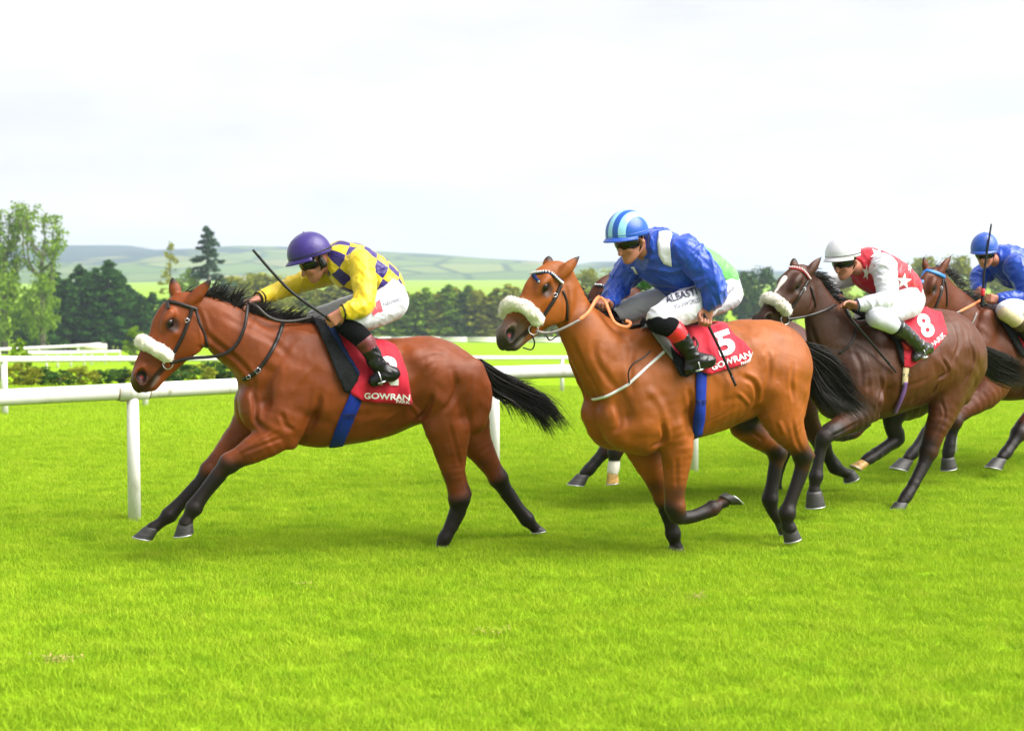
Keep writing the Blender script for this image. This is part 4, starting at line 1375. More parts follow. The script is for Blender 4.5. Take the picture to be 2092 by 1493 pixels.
H2 = dict(frame=F2, vox=0.0074,
    lines=[([(1156, 580), (1160, 622), (1155, 658), (1138, 677)], .012, .013), ([(1164, 686), (1186, 735), (1216, 790), (1236, 822)], .013, .016), ([(1220, 690), (1214, 724), (1238, 768), (1262, 800)], .009, .018),
        ([(1258, 822), (1266, 866), (1246, 886)], .012, .015), ([(1352, 862), (1356, 896), (1330, 914)], .020, .015), ([(1322, 790), (1348, 824), (1366, 872)], -.010, .022), ([(1296, 690), (1288, 750), (1296, 820)], .009, .020),
        ([(1406, 790), (1414, 830), (1416, 872)], .018, .017), ([(1352, 932), (1362, 990)], .006, .011), ([(1382, 930), (1382, 1000)], .005, .011),
        ([(1512, 768), (1540, 782), (1546, 812), (1536, 836)], .016, .015), ([(1505, 800), (1522, 815), (1532, 828)], -.010, .012), ([(1560, 700), (1572, 735), (1570, 775), (1556, 812)], .009, .016), ([(1622, 735), (1617, 780), (1622, 826)], .009, .014),
        ([(1618, 852), (1626, 895), (1640, 926)], .009, .012), ([(1590, 858), (1604, 890)], -.008, .013), ([(1470, 820), (1500, 815), (1520, 812)], .004, .018), ([(1076, 640), (1064, 655), (1052, 668)], -.004, .006), ([(1440, 860), (1470, 845), (1496, 826)], -.003, .006), ([(1530, 880), (1560, 900)], .008, .010)],
    label="bright bay horse in second place with number 5 cloth and white breast strap",
    mat=coat_material("light_bay_coat", (0.250, 0.066, 0.0078), (0.011, 0.008, 0.007)),
    torso=[(1280, 846, 58, 0, .85), (1312, 815, 94, 0, .72), (1345, 793, 126, 0, .68), (1420, 780, 114, 0, .78), (1480, 766, 103, 0, .85), (1535, 747, 94, 0, .88), (1575, 745, 86, 0, .90), (1592, 765, 66, 0, .95)],
    neck=[(1163, 596, 28, 0, .55), (1177, 652, 45, 0, .48), (1206, 692, 58, 0, .48), (1240, 730, 72, 0, .52), (1284, 780, 92, 0, .60), (1310, 800, 105, 0, .64)],
    head=((1146, 538), (1021, 697)),
    ears=[((1142, 566), (1184, 523), .05, .07), ((1120, 552), (1121, 524), -.05, -.055)],
    muscles=[
        ([(1320, 715, 36, .12, .5), (1308, 790, 62, .15, .5), (1320, 860, 54, .17, .6)], .06),
        ([(1365, 770, 44, .17, .5), (1368, 845, 50, .18, .55), (1390, 890, 26, .18, .7)], .025),
        ([(1258, 850, 42, .085), (1275, 880, 40, .10), (1315, 895, 36, .11)], .03),
        ([(1535, 712, 18, .17), (1555, 745, 42, .16, .6), (1580, 780, 52, .17, .6)], .06),
        ([(1622, 735, 28, .13, .7), (1632, 790, 26, .14, .7), (1622, 840, 26, .14, .7)], .025),
        ([(1450, 760, 64, .15, .45), (1500, 760, 56, .15, .5)], .05),
        ([(1195, 670, 36, .05, .5), (1235, 730, 46, .09, .5), (1275, 780, 56, .12, .5)], .05),
    ],
    grooves=[
        ([(1410, 850, 8, .25), (1418, 890, 8, .23)], .09),
        ([(1262, 780, 8, .23), (1275, 850, 9, .22)], .09),
    ],
    legs=dict(
        near_fore=dict(pts=[(1375, 865, 56, .16, .62), (1383, 910, 40, .16, .75), (1382, 955, 29, .15, .85), (1378, 1000, 22, .14), (1379, 1034, 20, .14), (1384, 1053, 17, .14), (1396, 1057, 13, .14), (1415, 1055, 12, .14), (1440, 1046, 13, .14), (1456, 1038, 15, .14), (1470, 1030, 11, .14), (1480, 1024, 13, .14)],
            dark_from=4, hoof=((1484, 1022), (1513, 1030), (1484, 1007), .14), hoof_r=1.05),
        far_fore=dict(pts=[(1310, 880, 54, -.12, .6), (1322, 930, 36, -.12, .8), (1340, 975, 25, -.12), (1356, 1018, 19, -.12), (1364, 1040, 18, -.12), (1370, 1068, 13, -.12), (1375, 1090, 15, -.12), (1379, 1108, 12, -.12), (1381, 1116, 14, -.12)],
            dark_from=3, hoof=((1381, 1113), (1366, 1127), (1397, 1126), -.12)),
        near_hind=dict(pts=[(1592, 765, 68, .14, .62), (1590, 815, 54, .16, .62), (1603, 862, 42, .16, .65), (1624, 900, 27, .15, .8), (1640, 930, 20, .14), (1638, 960, 15, .13), (1626, 995, 13, .13), (1614, 1028, 13, .13), (1608, 1048, 17, .13), (1608, 1066, 13, .13), (1612, 1078, 16, .13)],
            dark_from=4, hoof=((1611, 1076), (1604, 1108), (1634, 1096), .13), extra=[[(1650, 915, 7, .14), (1657, 930, 9, .14)]]),
        far_hind=dict(pts=[(1560, 800, 56, -.12, .6), (1515, 855, 34, -.13, .8), (1540, 885, 28, -.13, .8), (1572, 908, 21, -.13), (1588, 925, 19, -.13), (1584, 955, 14, -.13), (1578, 990, 13, -.13), (1573, 1020, 16, -.13), (1578, 1042, 12, -.13), (1590, 1060, 12, -.13)],
            dark_from=4, hoof=((1592, 1062), (1596, 1090), (1612, 1076), -.13)),
    ),
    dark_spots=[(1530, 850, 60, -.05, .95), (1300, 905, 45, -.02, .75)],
    muzzle_dark=.12, muzzle_amt=.85, muzzle_grey=.9, lip_pale=.15,
)

H3 = dict(frame=F3, vox=0.011,
    label="brown horse almost hidden behind the second horse, white pasterned foreleg showing",
    mat=coat_material("brown_coat", (0.075, 0.018, 0.007), (0.010, 0.008, 0.007)),
    torso=[(1345, 810, 52, 0, .8), (1365, 790, 88, 0, .72), (1405, 768, 108, 0, .7), (1470, 758, 100, 0, .78), (1540, 745, 94, 0, .84), (1590, 735, 84, 0, .88), (1625, 745, 64, 0, .9)],
    neck=[(1265, 600, 34, 0, .5), (1285, 630, 44, 0, .46), (1310, 670, 58, 0, .5), (1345, 720, 78, 0, .56), (1375, 750, 90, 0, .6)],
    head=((1254, 563), (1172, 690)),
    ears=[((1262, 572), (1285, 553), .045, .06), ((1246, 568), (1262, 556), -.045, -.055)],
    muscles=[([(1385, 700, 30, .14, .6), (1370, 780, 50, .15, .55), (1375, 850, 42, .16, .6)], .035), ([(1600, 740, 46, .15, .6), (1615, 780, 44, .15, .6)], .03)],
    legs=dict(
        near_fore=dict(pts=[(1345, 850, 44, .13, .7), (1305, 885, 28, .13), (1270, 905, 18, .12), (1257, 922, 15, .12), (1255, 940, 11, .12), (1254, 952, 13, .12), (1252, 962, 12, .12)], dark_from=3, sock=5, pale=True,
            hoof=((1251, 964), (1240, 989), (1263, 984), .12)),
        far_fore=dict(pts=[(1330, 845, 42, -.13, .7), (1290, 880, 25, -.13), (1258, 905, 17, -.13), (1238, 920, 14, -.13), (1218, 942, 11, -.13), (1204, 958, 13, -.13), (1194, 968, 11, -.13)], dark_from=3,
            hoof=((1190, 971), (1160, 989), (1192, 991), -.13)),
        near_hind=dict(pts=[(1625, 770, 56, .13, .65), (1635, 820, 38, .14, .75), (1650, 860, 25, .13), (1668, 892, 18, .13), (1680, 910, 17, .13), (1694, 935, 12, .13), (1706, 954, 14, .13), (1722, 964, 11, .13), (1734, 968, 11, .13)], dark_from=4,
            hoof=((1734, 966), (1726, 986), (1752, 972), .13)),
        far_hind=dict(pts=[(1600, 790, 50, -.12, .65), (1585, 850, 32, -.12), (1590, 890, 20, -.12), (1600, 920, 16, -.12), (1592, 955, 11, -.12), (1584, 985, 13, -.12), (1588, 1000, 11, -.12)], dark_from=3,
            hoof=((1588, 1000), (1578, 1016), (1600, 1012), -.12)),
    ), base_dark=.15, muzzle_dark=.25)

H4 = dict(frame=F4, vox=0.0080,
    lines=[([(1798, 762), (1802, 800), (1791, 846)], .018, .016), ([(1745, 715), (1760, 755), (1758, 800)], .010, .018), ([(1922, 728), (1937, 758), (1912, 776)], .015, .014), ([(1915, 785), (1904, 806)], .016, .014),
        ([(1950, 650), (1960, 698), (1945, 742)], .010, .015), ([(1980, 684), (1988, 740), (1964, 790)], .010, .013), ([(1922, 816), (1930, 852), (1908, 896)], .008, .011), ([(1757, 860), (1722, 880), (1697, 892)], .008, .010),
        ([(1656, 664), (1668, 700), (1690, 735)], .010, .015), ([(1655, 580), (1660, 610), (1652, 640)], .010, .012), ([(1770, 720), (1780, 770), (1782, 815)], -.008, .018), ([(1850, 790), (1880, 780), (1900, 770)], .004, .016)],
    label="dark brown horse with white star, sheepskin noseband and number 8 cloth",
    mat=coat_material("dark_brown_coat", (0.080, 0.022, 0.0062), (0.012, 0.009, 0.008)),
    torso=[(1735, 785, 54, 0, .85), (1752, 770, 82, 0, .75), (1785, 756, 102, 0, .72), (1840, 741, 100, 0, .82), (1890, 726, 92, 0, .90), (1925, 720, 87, 0, .92), (1948, 738, 68, 0, .95)],
    neck=[(1664, 592, 26, 0, .55), (1674, 630, 40, 0, .48), (1690, 672, 56, 0, .48), (1715, 715, 72, 0, .54), (1745, 745, 86, 0, .62)],
    head=((1648, 546), (1546, 666)),
    ears=[((1650, 560), (1679, 524), .045, .06), ((1622, 554), (1622, 527), -.045, -.055)],
    muscles=[
        ([(1770, 700, 26, .12, .5), (1760, 760, 48, .15, .5), (1768, 815, 42, .16, .6)], .06),
        ([(1800, 740, 36, .16, .5), (1795, 800, 38, .17, .55), (1788, 842, 20, .17, .7)], .025),
        ([(1715, 800, 30, .08), (1745, 830, 30, .10)], .03),
        ([(1892, 694, 14, .17), (1912, 725, 36, .15, .6), (1935, 760, 42, .17, .6)], .06),
        ([(1975, 720, 26, .12, .7), (1982, 765, 24, .13, .7), (1965, 805, 22, .13, .7)], .025),
        ([(1855, 735, 52, .15, .45), (1885, 735, 46, .15, .5)], .05),
    ],
    grooves=[([(1815, 800, 7, .25), (1812, 840, 8, .22)], .09), ([(1722, 730, 7, .22), (1722, 790, 8, .2)], .09)],
    legs=dict(
        near_fore=dict(pts=[(1772, 818, 46, .15, .65), (1752, 848, 32, .15, .8), (1720, 868, 23, .14), (1696, 882, 18, .14), (1683, 895, 17, .14), (1677, 915, 12, .13), (1671, 948, 11, .13), (1667, 973, 14, .13), (1664, 992, 11, .13), (1663, 1003, 13, .13)],
            dark_from=3, hoof=((1663, 1006), (1650, 1038), (1680, 1030), .13)),
        far_fore=dict(pts=[(1760, 820, 40, -.13, .7), (1738, 852, 25, -.14), (1715, 872, 18, -.14), (1705, 884, 16, -.14), (1722, 890, 11, -.14), (1745, 884, 12, -.14), (1756, 876, 10, -.14)],
            dark_from=2, hoof=((1757, 875), (1772, 868), (1764, 856), -.14)),
        near_hind=dict(pts=[(1948, 750, 60, .14, .65), (1938, 800, 46, .15, .68), (1924, 848, 32, .15, .75), (1908, 888, 22, .14), (1897, 922, 18, .13), (1886, 952, 13, .13), (1867, 988, 11, .13), (1852, 1013, 13, .13), (1842, 1026, 10, .13)],
            dark_from=4, hoof=((1840, 1027), (1822, 1040), (1846, 1041), .13), extra=[[(1906, 905, 6, .13), (1910, 920, 8, .13)]]),
        far_hind=dict(pts=[(1915, 770, 56, -.12, .65), (1868, 815, 40, -.13, .8), (1828, 842, 24, -.13), (1824, 870, 18, -.13), (1832, 895, 17, -.13), (1812, 912, 12, -.13), (1790, 927, 12, -.13), (1776, 936, 13, -.13), (1766, 942, 10, -.13)],
            dark_from=2, pale=True, hoof=((1768, 942), (1740, 950), (1756, 962), -.13)),
    ),
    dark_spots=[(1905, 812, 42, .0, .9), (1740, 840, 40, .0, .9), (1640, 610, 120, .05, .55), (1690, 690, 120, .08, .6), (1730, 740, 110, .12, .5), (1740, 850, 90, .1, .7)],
    white_marks=[([(1603, 567, 1.0), (1598, 574, 1.0), (1591, 584, .7), (1584, 595, .35)], .016)],
    base_dark=.05, muzzle_dark=.3)

H5 = dict(frame=F5, vox=0.010,
    label="bay horse at the right edge of the field with a bright blue browband",
    mat=coat_material("red_brown_coat", (0.105, 0.025, 0.0065), (0.011, 0.008, 0.008)),
    torso=[(1992, 735, 50, 0, .85), (2010, 722, 78, 0, .75), (2050, 722, 96, 0, .72), (2100, 722, 94, 0, .8), (2150, 712, 86, 0, .88), (2185, 708, 80, 0, .9), (2205, 720, 64, 0, .95)],
    neck=[(1922, 596, 34, 0, .52), (1936, 620, 42, 0, .48), (1956, 650, 52, 0, .5), (1982, 685, 66, 0, .56), (2010, 705, 78, 0, .62)],
    head=((1915, 548), (1850, 672)),
    ears=[((1918, 560), (1944, 521), .045, .06), ((1893, 556), (1887, 522), -.045, -.055)],
    muscles=[
        ([(2015, 660, 28, .14, .6), (2005, 730, 44, .15, .55), (2018, 785, 40, .16, .6)], .035),
        ([(2055, 710, 36, .16, .5), (2045, 770, 38, .17, .55), (2020, 815, 20, .17, .7)], .025),
        ([(2150, 690, 20, .19), (2175, 730, 36, .17, .6)], .03),
    ],
    legs=dict(
        near_fore=dict(pts=[(2020, 782, 46, .15, .65), (2000, 810, 33, .15, .8), (1974, 832, 22, .14), (1957, 850, 16, .14), (1950, 862, 15, .14), (1945, 885, 11, .13), (1940, 908, 11, .13), (1938, 922, 13, .13), (1936, 934, 11, .13)],
            dark_from=4, hoof=((1936, 936), (1926, 961), (1949, 953), .13)),
        far_fore=dict(pts=[(2000, 790, 40, -.13, .7), (1955, 828, 26, -.13), (1915, 866, 18, -.13), (1896, 886, 16, -.13), (1878, 908, 11, -.13), (1864, 926, 13, -.13), (1854, 936, 10, -.13)],
            dark_from=2, hoof=((1850, 940), (1822, 955), (1848, 962), -.13)),
        near_hind=dict(pts=[(2195, 740, 56, .14, .65), (2170, 800, 40, .15, .75), (2130, 835, 25, .14), (2095, 865, 17, .13), (2082, 885, 16, .13), (2067, 908, 11, .13), (2055, 925, 13, .13), (2046, 934, 10, .13)],
            dark_from=4, hoof=((2041, 938), (2017, 953), (2040, 959), .13)),
        far_hind=dict(pts=[(2190, 740, 50, -.13, .65), (2200, 800, 36, -.13), (2215, 850, 20, -.13), (2225, 880, 15, -.13), (2205, 920, 11, -.13), (2198, 940, 12, -.13)],
            dark_from=3, hoof=((2196, 943), (2182, 960), (2206, 958), -.13)),
    ), base_dark=.1, muzzle_dark=.25)
HORSES = [H1, H2, H3, H4, H5]
for sp in HORSES:
    build_horse(sp)
# ------------------------------------------------------------------ manes and tails
def crest_mane(sp, crest, n, length, seed, back=(0.6, 0.35), vs=0.02, fall=0.0, name="mane"):
    """Hair rooted along the crest of the neck, blown back."""
    fr = sp["frame"]; rg = np.random.default_rng(seed)
    C = densify(np.array(crest, float), 3.0)
    out = []
    for i in range(n):
        t = rg.uniform(0, len(C) - 1.01); k = int(t); a = t - k
        x, y = C[k] * (1 - a) + C[k + 1] * a
        p = fr.P(x, y + 5, rg.normal(0, 0.012))
        L = length * rg.uniform(0.5, 1.25)
        d = np.array([-back[0] + rg.normal(0, .18), rg.normal(fall, vs * 8), back[1] + rg.normal(0, .22)])
        d /= np.linalg.norm(d)
        s = np.linspace(0, 1, 9)[:, None]
        sag = np.array([-0.5, 0.15 * np.sign(rg.normal(0.6, 1)), -0.75]) * L * rg.uniform(.1, .7)
        P = p + d * L * s + sag * s ** 2.2
        out.append((P, rg.uniform(.6, 1.5)))
    return strands(name, out, MT["hair"], sp["root"], width=0.0042)

def tail(sp, guides, n, seed, core=None, **kw):
    fr = sp["frame"]
    pts = hair_from_guides(fr, guides, n, seed, **kw)
    o = strands("tail", pts, MT["hair"], sp["root"], width=0.0045)
    return o

crest_mane(H1, [(372, 598), (400, 603), (427, 606), (470, 620), (505, 632), (560, 652), (632, 660)], 420, .125, 11, back=(.75, .35))
crest_mane(H1, [(425, 604), (470, 620), (480, 624)], 90, .17, 12, back=(.25, .9))
crest_mane(H1, [(500, 632), (560, 652), (600, 657)], 110, .16, 13, back=(.6, .55))
tail(H1, [[(978, 738, 0), (1010, 758, 0), (1050, 778, 0), (1095, 780, 0)],
          [(978, 738, 0), (1015, 765, 0), (1075, 795, 0), (1120, 815, 0), (1150, 870, 0)],
          [(980, 742, 0), (1010, 780, 0), (1070, 810, 0), (1120, 835, 0), (1165, 878, 0)],
          [(983, 748, 0), (1010, 790, 0), (1065, 822, 0), (1105, 850, 0), (1130, 892, 0)],
          [(986, 755, 0), (1005, 800, 0), (1050, 815, 0), (1095, 840, 0), (1125, 890, 0)],
          [(988, 760, 0), (1002, 800, 0), (1022, 815, 0), (1040, 850, 0)]], 820, 21, spread=.010, vspread=.026, jit=.018, flyaway=.14)
crest_mane(H2, [(1150, 549), (1170, 566), (1190, 592), (1212, 622), (1240, 640), (1290, 655)], 200, .05, 14, back=(.7, .1), fall=-.6)
tail(H2, [[(1640, 700, 0), (1680, 716, 0), (1708, 722, 0)],
          [(1642, 704, 0), (1690, 730, 0), (1725, 770, 0), (1745, 800, 0)],
          [(1645, 715, 0), (1690, 750, 0), (1730, 800, 0), (1775, 846, 0)],
          [(1648, 725, 0), (1680, 770, 0), (1715, 815, 0), (1765, 850, 0)],
          [(1650, 735, 0), (1665, 780, 0), (1700, 820, 0), (1745, 845, 0)],
          [(1650, 740, 0), (1656, 790, 0), (1675, 825, 0), (1690, 850, 0)]], 900, 22, spread=.013, vspread=.035, jit=.02, flyaway=.12)
crest_mane(H3, [(1240, 566), (1262, 572), (1290, 590), (1330, 630), (1370, 660)], 200, .10, 15, back=(.7, .3))
tail(H3, [[(1680, 720, 0), (1705, 750, 0), (1715, 790, 0), (1700, 830, 0)], [(1682, 726, 0), (1695, 770, 0), (1690, 820, 0), (1670, 850, 0)]], 160, 23, spread=.015)
crest_mane(H4, [(1640, 545), (1668, 562), (1698, 597), (1730, 625), (1780, 652)], 260, .10, 16, back=(.7, .15), fall=.3)
tail(H4, [[(1996, 705, 0), (2035, 718, 0), (2070, 735, 0), (2100, 765, 0)],
          [(1999, 715, 0), (2035, 740, 0), (2075, 762, 0), (2105, 785, 0)],
          [(2000, 722, 0), (2020, 770, 0), (2050, 785, 0), (2090, 792, 0)]], 380, 24, spread=.015, vspread=.03)
crest_mane(H5, [(1900, 548), (1930, 552), (1964, 590), (1990, 618), (2020, 640)], 320, .15, 17, back=(.8, .35))
tail(H5, [[(2262, 690, 0), (2290, 720, 0), (2310, 780, 0)], [(2264, 700, 0), (2285, 740, 0), (2300, 800, 0)]], 120, 25)

# ------------------------------------------------------------------ tack
def pair(name, vqt, mat, parent):
    """The near piece and its twin on the hidden side."""
    V, Q, T = vqt
    a = part(name, vqt, mat, parent)
    part(name, (V * np.array([1, -1, 1.0]), Q[:, ::-1], None if T is None else T[:, ::-1]), mat, parent)
    return a

def ring(fr, x, y, v, rpx, tr=0.004, ny=(0.25, 1, 0.1)):
    c = fr.P(x, y, v); r = rpx * fr.m(x, y, v)
    n = np.array(ny, float); n /= np.linalg.norm(n)
    a_ = np.cross(n, [0, 0, 1.0]); a_ /= np.linalg.norm(a_); b_ = np.cross(n, a_)
    t = np.linspace(0, 2 * math.pi, 25)
    P = c + r * (np.cos(t)[:, None] * a_ + np.sin(t)[:, None] * b_)
    return tube(P, tr, 6, cap=False)

def buckle(skin, x, y, w, ang=0.0, off=0.012):
    p, n = skin.hit(x, y, off)
    t = np.cross(n, [0, 0, 1.0]); t /= np.linalg.norm(t); b = np.cross(n, t)
    c, s = math.cos(ang), math.sin(ang)
    t, b = t * c + b * s, b * c - t * s
    q = [p + t * w * i + b * w * .8 * j for i, j in ((-1, -1), (1, -1), (1, 1), (-1, 1), (-1, -1))]
    return tube(np.array(q), 0.0025, 5)

def fleece_roll(sp, pts, r, name="sheepskin_noseband"):
    fr = sp["frame"]
    S = Solid(0.006)
    C = fr.chain([(x, y, r, v) for x, y, v in pts])
    S.add(C, k=.01, sub=4)
    V, Q = S.mesh(2)
    V = wrinkle(V, Q, .0035, 95, 3, sharp=1.0)
    V = wrinkle(V, Q, .006, 30, 5, sharp=1.0)
    rg = np.random.default_rng(4)
    N = vnormals(V, Q)
    parts = [(V, Q, None)]
    for i in rg.integers(0, len(V), 900):
        d = N[i] + rg.normal(0, .45, 3); d /= np.linalg.norm(d)
        L = rg.uniform(.003, .008)
        parts.append(tube(np.array([V[i] - N[i] * .004, V[i] + d * L * .5, V[i] + d * L + rg.normal(0, .003, 3)]), [.0024, .0018, .0008], 3, cap=False))
    return join(parts)

def bridle(sp, label, brow, brow_mats, cheek, throat, bit, bit_v, reins, fleece=None, fleece_r=16, brow_w=.022):
    fr, sk = sp["frame"], sp["skin"]
    root = empty("bridle", sp["root"].location, fr.rz)
    tag(root, label, "bridle", "bridles on the racehorses")
    b = part("browband", strap(sk, brow, brow_w, .007, .006), brow_mats[0], root)
    if len(brow_mats) > 1:       # beaded or striped band: a row of studs along it
        D = densify(np.array(brow, float), 5)
        beads = []
        for x, y in D[::1]:
            p, n = sk.hit(x, y, .012)
            beads.append(box_vq(p, (.004, .004, .007)))
        part("beading", join(beads), brow_mats[1], b)
    pair("cheek_strap", strap(sk, cheek, .021, .006, .006), MT["leather"], root)
    pair("throat_strap", strap(sk, throat, .014, .005, .006), MT["leather"], root)
    lowx, lowy = bit
    part("bit_ring", ring(fr, lowx, lowy, bit_v, 10), MT["steel"], root)
    part("bit_ring", ring(fr, lowx + 2, lowy, -bit_v, 10), MT["steel"], root)
    part("buckle", buckle(sk, cheek[-1][0] + 3, cheek[-1][1] - 8, .012), MT["steel"], root)
    part("buckle", buckle(sk, (cheek[0][0] * .75 + cheek[-1][0] * .25), (cheek[0][1] * .75 + cheek[-1][1] * .25), .012, .4), MT["steel"], root)
    for kind, mat, w, path in reins:
        if kind == "free":
            part("rein", free_strap(fr, path, w, .005), mat, root)
        else:
            part("rein", strap(sk, path, w, .005, .008), mat, root)
    if fleece:
        part("sheepskin_noseband", fleece_roll(sp, fleece, fleece_r), MT["fleece"], root)
    sp["bridle"] = root
    return root

bridle(H1, "black leather bridle with cream sheepskin noseband on the leading horse",
    [(335, 614), (348, 617), (363, 620), (393, 629), (403, 633)], [MT["leather"]],
    [(393, 628), (386, 654), (374, 686), (357, 718), (348, 735)], [(399, 629), (407, 660), (420, 690), (424, 706), (420, 716)],
    (343, 744), .065,
    [("free", MT["leather"], .020, [(347, 742, .07), (387, 732, .10), (428, 729, .12), (456, 724, .14), (481, 706, .145), (497, 676, .14), (504, 644, .11), (506, 622, .05)]),
     ("free", MT["leather"], .022, [(506, 620, .03), (524, 626, .07), (545, 645, .09), (568, 655, .10), (600, 656, .08), (640, 648, .06)])],
    [(341, 727, .070), (326, 717, .086), (308, 707, .070), (294, 700, .03), (290, 698, 0), (294, 700, -.03), (308, 707, -.070), (330, 722, -.07)], 14)
bridle(H2, "bridle with beaded white browband and big white sheepskin noseband, orange rubber reins",
    [(1081, 564), (1092, 559), (1105, 557), (1125, 560), (1140, 569), (1148, 577)], [MT["navy"], MT["white_web"]],
    [(1146, 582), (1134, 609), (1117, 635), (1104, 654), (1094, 667)], [(1150, 594), (1158, 622), (1159, 655)],
    (1090, 674), .07,
    [("free", MT["grey_leather"], .015, [(1094, 676, .075), (1115, 680, .09), (1135, 677, .11), (1158, 667, .13), (1185, 653, .135)]),
     ("free", MT["orange"], .021, [(1184, 653, .135), (1203, 637, .12), (1217, 613, .07), (1225, 606, .03)]),
     ("free", MT["orange"], .020, [(1226, 606, .02), (1237, 617, .07), (1245, 637, .10), (1257, 660, .12), (1280, 668, .13), (1288, 660, .125), (1278, 655, .12)]),
     ("free", MT["leather"], .008, [(1086, 684, .08), (1092, 700, .06), (1086, 714, .04), (1068, 710, .02)]),
     ("free", MT["leather"], .008, [(1116, 686, .04), (1124, 695, .03), (1138, 686, .03)])],
    [(1096, 652, .075), (1082, 635, .09), (1064, 624, .07), (1048, 621, .03), (1040, 622, 0), (1036, 628, -.03), (1034, 640, -.07)], 14.5)
bridle(H3, "bridle with narrow white and navy browband on the half hidden horse",
    [(1217, 583), (1230, 584), (1244, 591)], [MT["navy"], MT["white_web"]],
    [(1246, 594), (1238, 615), (1225, 640)], [(1250, 596), (1255, 615), (1255, 635)], (1192, 668), .06,
    [("free", MT["leather"], .018, [(1195, 668, .07), (1250, 660, .12), (1300, 640, .10)])])
bridle(H4, "bridle with red and white browband and cream sheepskin noseband on the dark horse",
    [(1613, 549), (1622, 548), (1636, 551), (1646, 559), (1653, 568)], [simple_mat("red_band", (.5, .02, .03), .5), MT["white_web"]],
    [(1651, 574), (1637, 597), (1620, 625), (1611, 641)], [(1656, 586), (1663, 608), (1665, 628)],
    (1604, 653), .07,
    [("free", MT["leather"], .018, [(1607, 653, .075), (1640, 648, .10), (1660, 643, .125), (1685, 634, .13), (1708, 622, .09)]),
     ("free", MT["leather"], .014, [(1730, 632, .12), (1745, 660, .19), (1765, 664, .20), (1790, 655, .17), (1812, 654, .16)])],
    [(1605, 634, .075), (1594, 620, .088), (1582, 612, .06), (1572, 609, .02), (1568, 610, -.02), (1564, 618, -.07)], 12.5)
bridle(H5, "bridle with bright blue padded browband on the rearmost horse",
    [(1878, 554), (1890, 553), (1903, 555), (1918, 560), (1930, 566)], [simple_mat("bright_blue_band", (.02, .16, .5), .5)],
    [(1927, 570), (1923, 596), (1914, 620), (1904, 645)], [(1930, 572), (1934, 600), (1934, 625)], (1868, 662), .06,
    [("free", MT["grey_leather"], .018, [(1872, 662, .07), (1915, 655, .12), (1950, 641, .13), (1962, 636, .13)]), ("free", MT["orange"], .022, [(1960, 637, .13), (1985, 624, .10), (2004, 613, .06)])], brow_w=.03)

# neck straps and breast straps
def neck_strap(sp, label, path, w, mat, cat="strap", extra=None):
    root = empty("neck_strap", sp["root"].location, sp["frame"].rz)
    tag(root, label, cat, "straps round the horses' necks")
    part("strap", strap(sp["skin"], path, w, .006, .006), mat, root)
    if extra: extra(root)
    return root
neck_strap(H1, "dark leather neck strap with steel buckles round the leading horse's neck", [(579, 658), (572, 680), (564, 700), (546, 732), (524, 759), (510, 769), (497, 775)], .024, MT["leather"],
           extra=lambda r: [part("buckle", buckle(H1["skin"], x, y, w, a), MT["steel"], r) for x, y, w, a in ((527, 757, .016, .7), (508, 770, .012, .4))])
neck_strap(H2, "white breast strap running back to the saddle of the number 5 horse", [(1211, 815), (1225, 813), (1241, 808), (1262, 797), (1284, 784), (1321, 750), (1345, 729), (1364, 712)], .017, MT["white_web"],
           extra=lambda r: part("loose_end", free_strap(F2, [(1286, 783, .235), (1284, 760, .24), (1295, 742, .245), (1315, 730, .24), (1329, 717, .235)], .009, .004), MT["leather"], r))
neck_strap(H4, "thin brown neck strap on the dark horse", [(1748, 672), (1744, 690), (1734, 706), (1714, 722)], .016, MT["leather"])
neck_strap(H5, "thin grey neck strap on the rearmost horse", [(1994, 640), (1990, 652), (1984, 662), (1977, 668)], .014, MT["grey_leather"])

def saddle_cloth(sp, label, poly, letters, ripple=.004):
    """Red number cloth laid over the back, the hidden side mirrored."""
    fr, sk = sp["frame"], sp["skin"]
    root = empty("saddle_cloth", sp["root"].location, fr.rz)
    tag(root, label, "saddle cloth", "red number cloths under the saddles")
    A = poly_sheet(sk, poly, .016, 6, ripple, 3)
    m = np.array([1, -1, 1.0])
    sheet_obj("cloth", A, MT["red_cloth"], root, .006)
    sheet_obj("cloth", (A[0] * m, None, A[2][:, ::-1]), MT["red_cloth"], root, .006)
    csk = Skin(fr, A[0], A[2])
    for nm, txt, p0, p1, h, bold in letters:
        part(nm, text_on(csk, txt, p0, p1, h, .009, bold), MT["white_print"], root)
    sp["cloth_skin"] = csk
    return root
saddle_cloth(H1, "red saddle cloth with white lettering on the leading horse",
    [(650, 664), (690, 676), (740, 690), (806, 706), (820, 730), (832, 765), (838, 826), (790, 822), (742, 819), (712, 803), (700, 770), (676, 710)],
    [("number", "2", (774, 784), (814, 784), 54, .035), ("lettering", "GOWRAN", (743, 813), (836, 817), 11.5, .025), ("lettering", "PARK", (808, 822), (836, 824), 6, .01)])
saddle_cloth(H2, "red number 5 saddle cloth with white lettering on the bright bay",
    [(1340, 664), (1405, 670), (1482, 664), (1502, 690), (1535, 718), (1526, 742), (1450, 765), (1405, 754), (1372, 715)],
    [("number", "5", (1470, 729), (1504, 717), 46, .04), ("lettering", "GOWRAN", (1454, 757), (1533, 729), 12, .025), ("lettering", "PARK", (1513, 746), (1531, 739), 6, .01)])
saddle_cloth(H3, "red saddle cloth on the half hidden horse", [(1400, 672), (1450, 670), (1510, 664), (1520, 700), (1525, 740), (1460, 752), (1425, 745)], [])
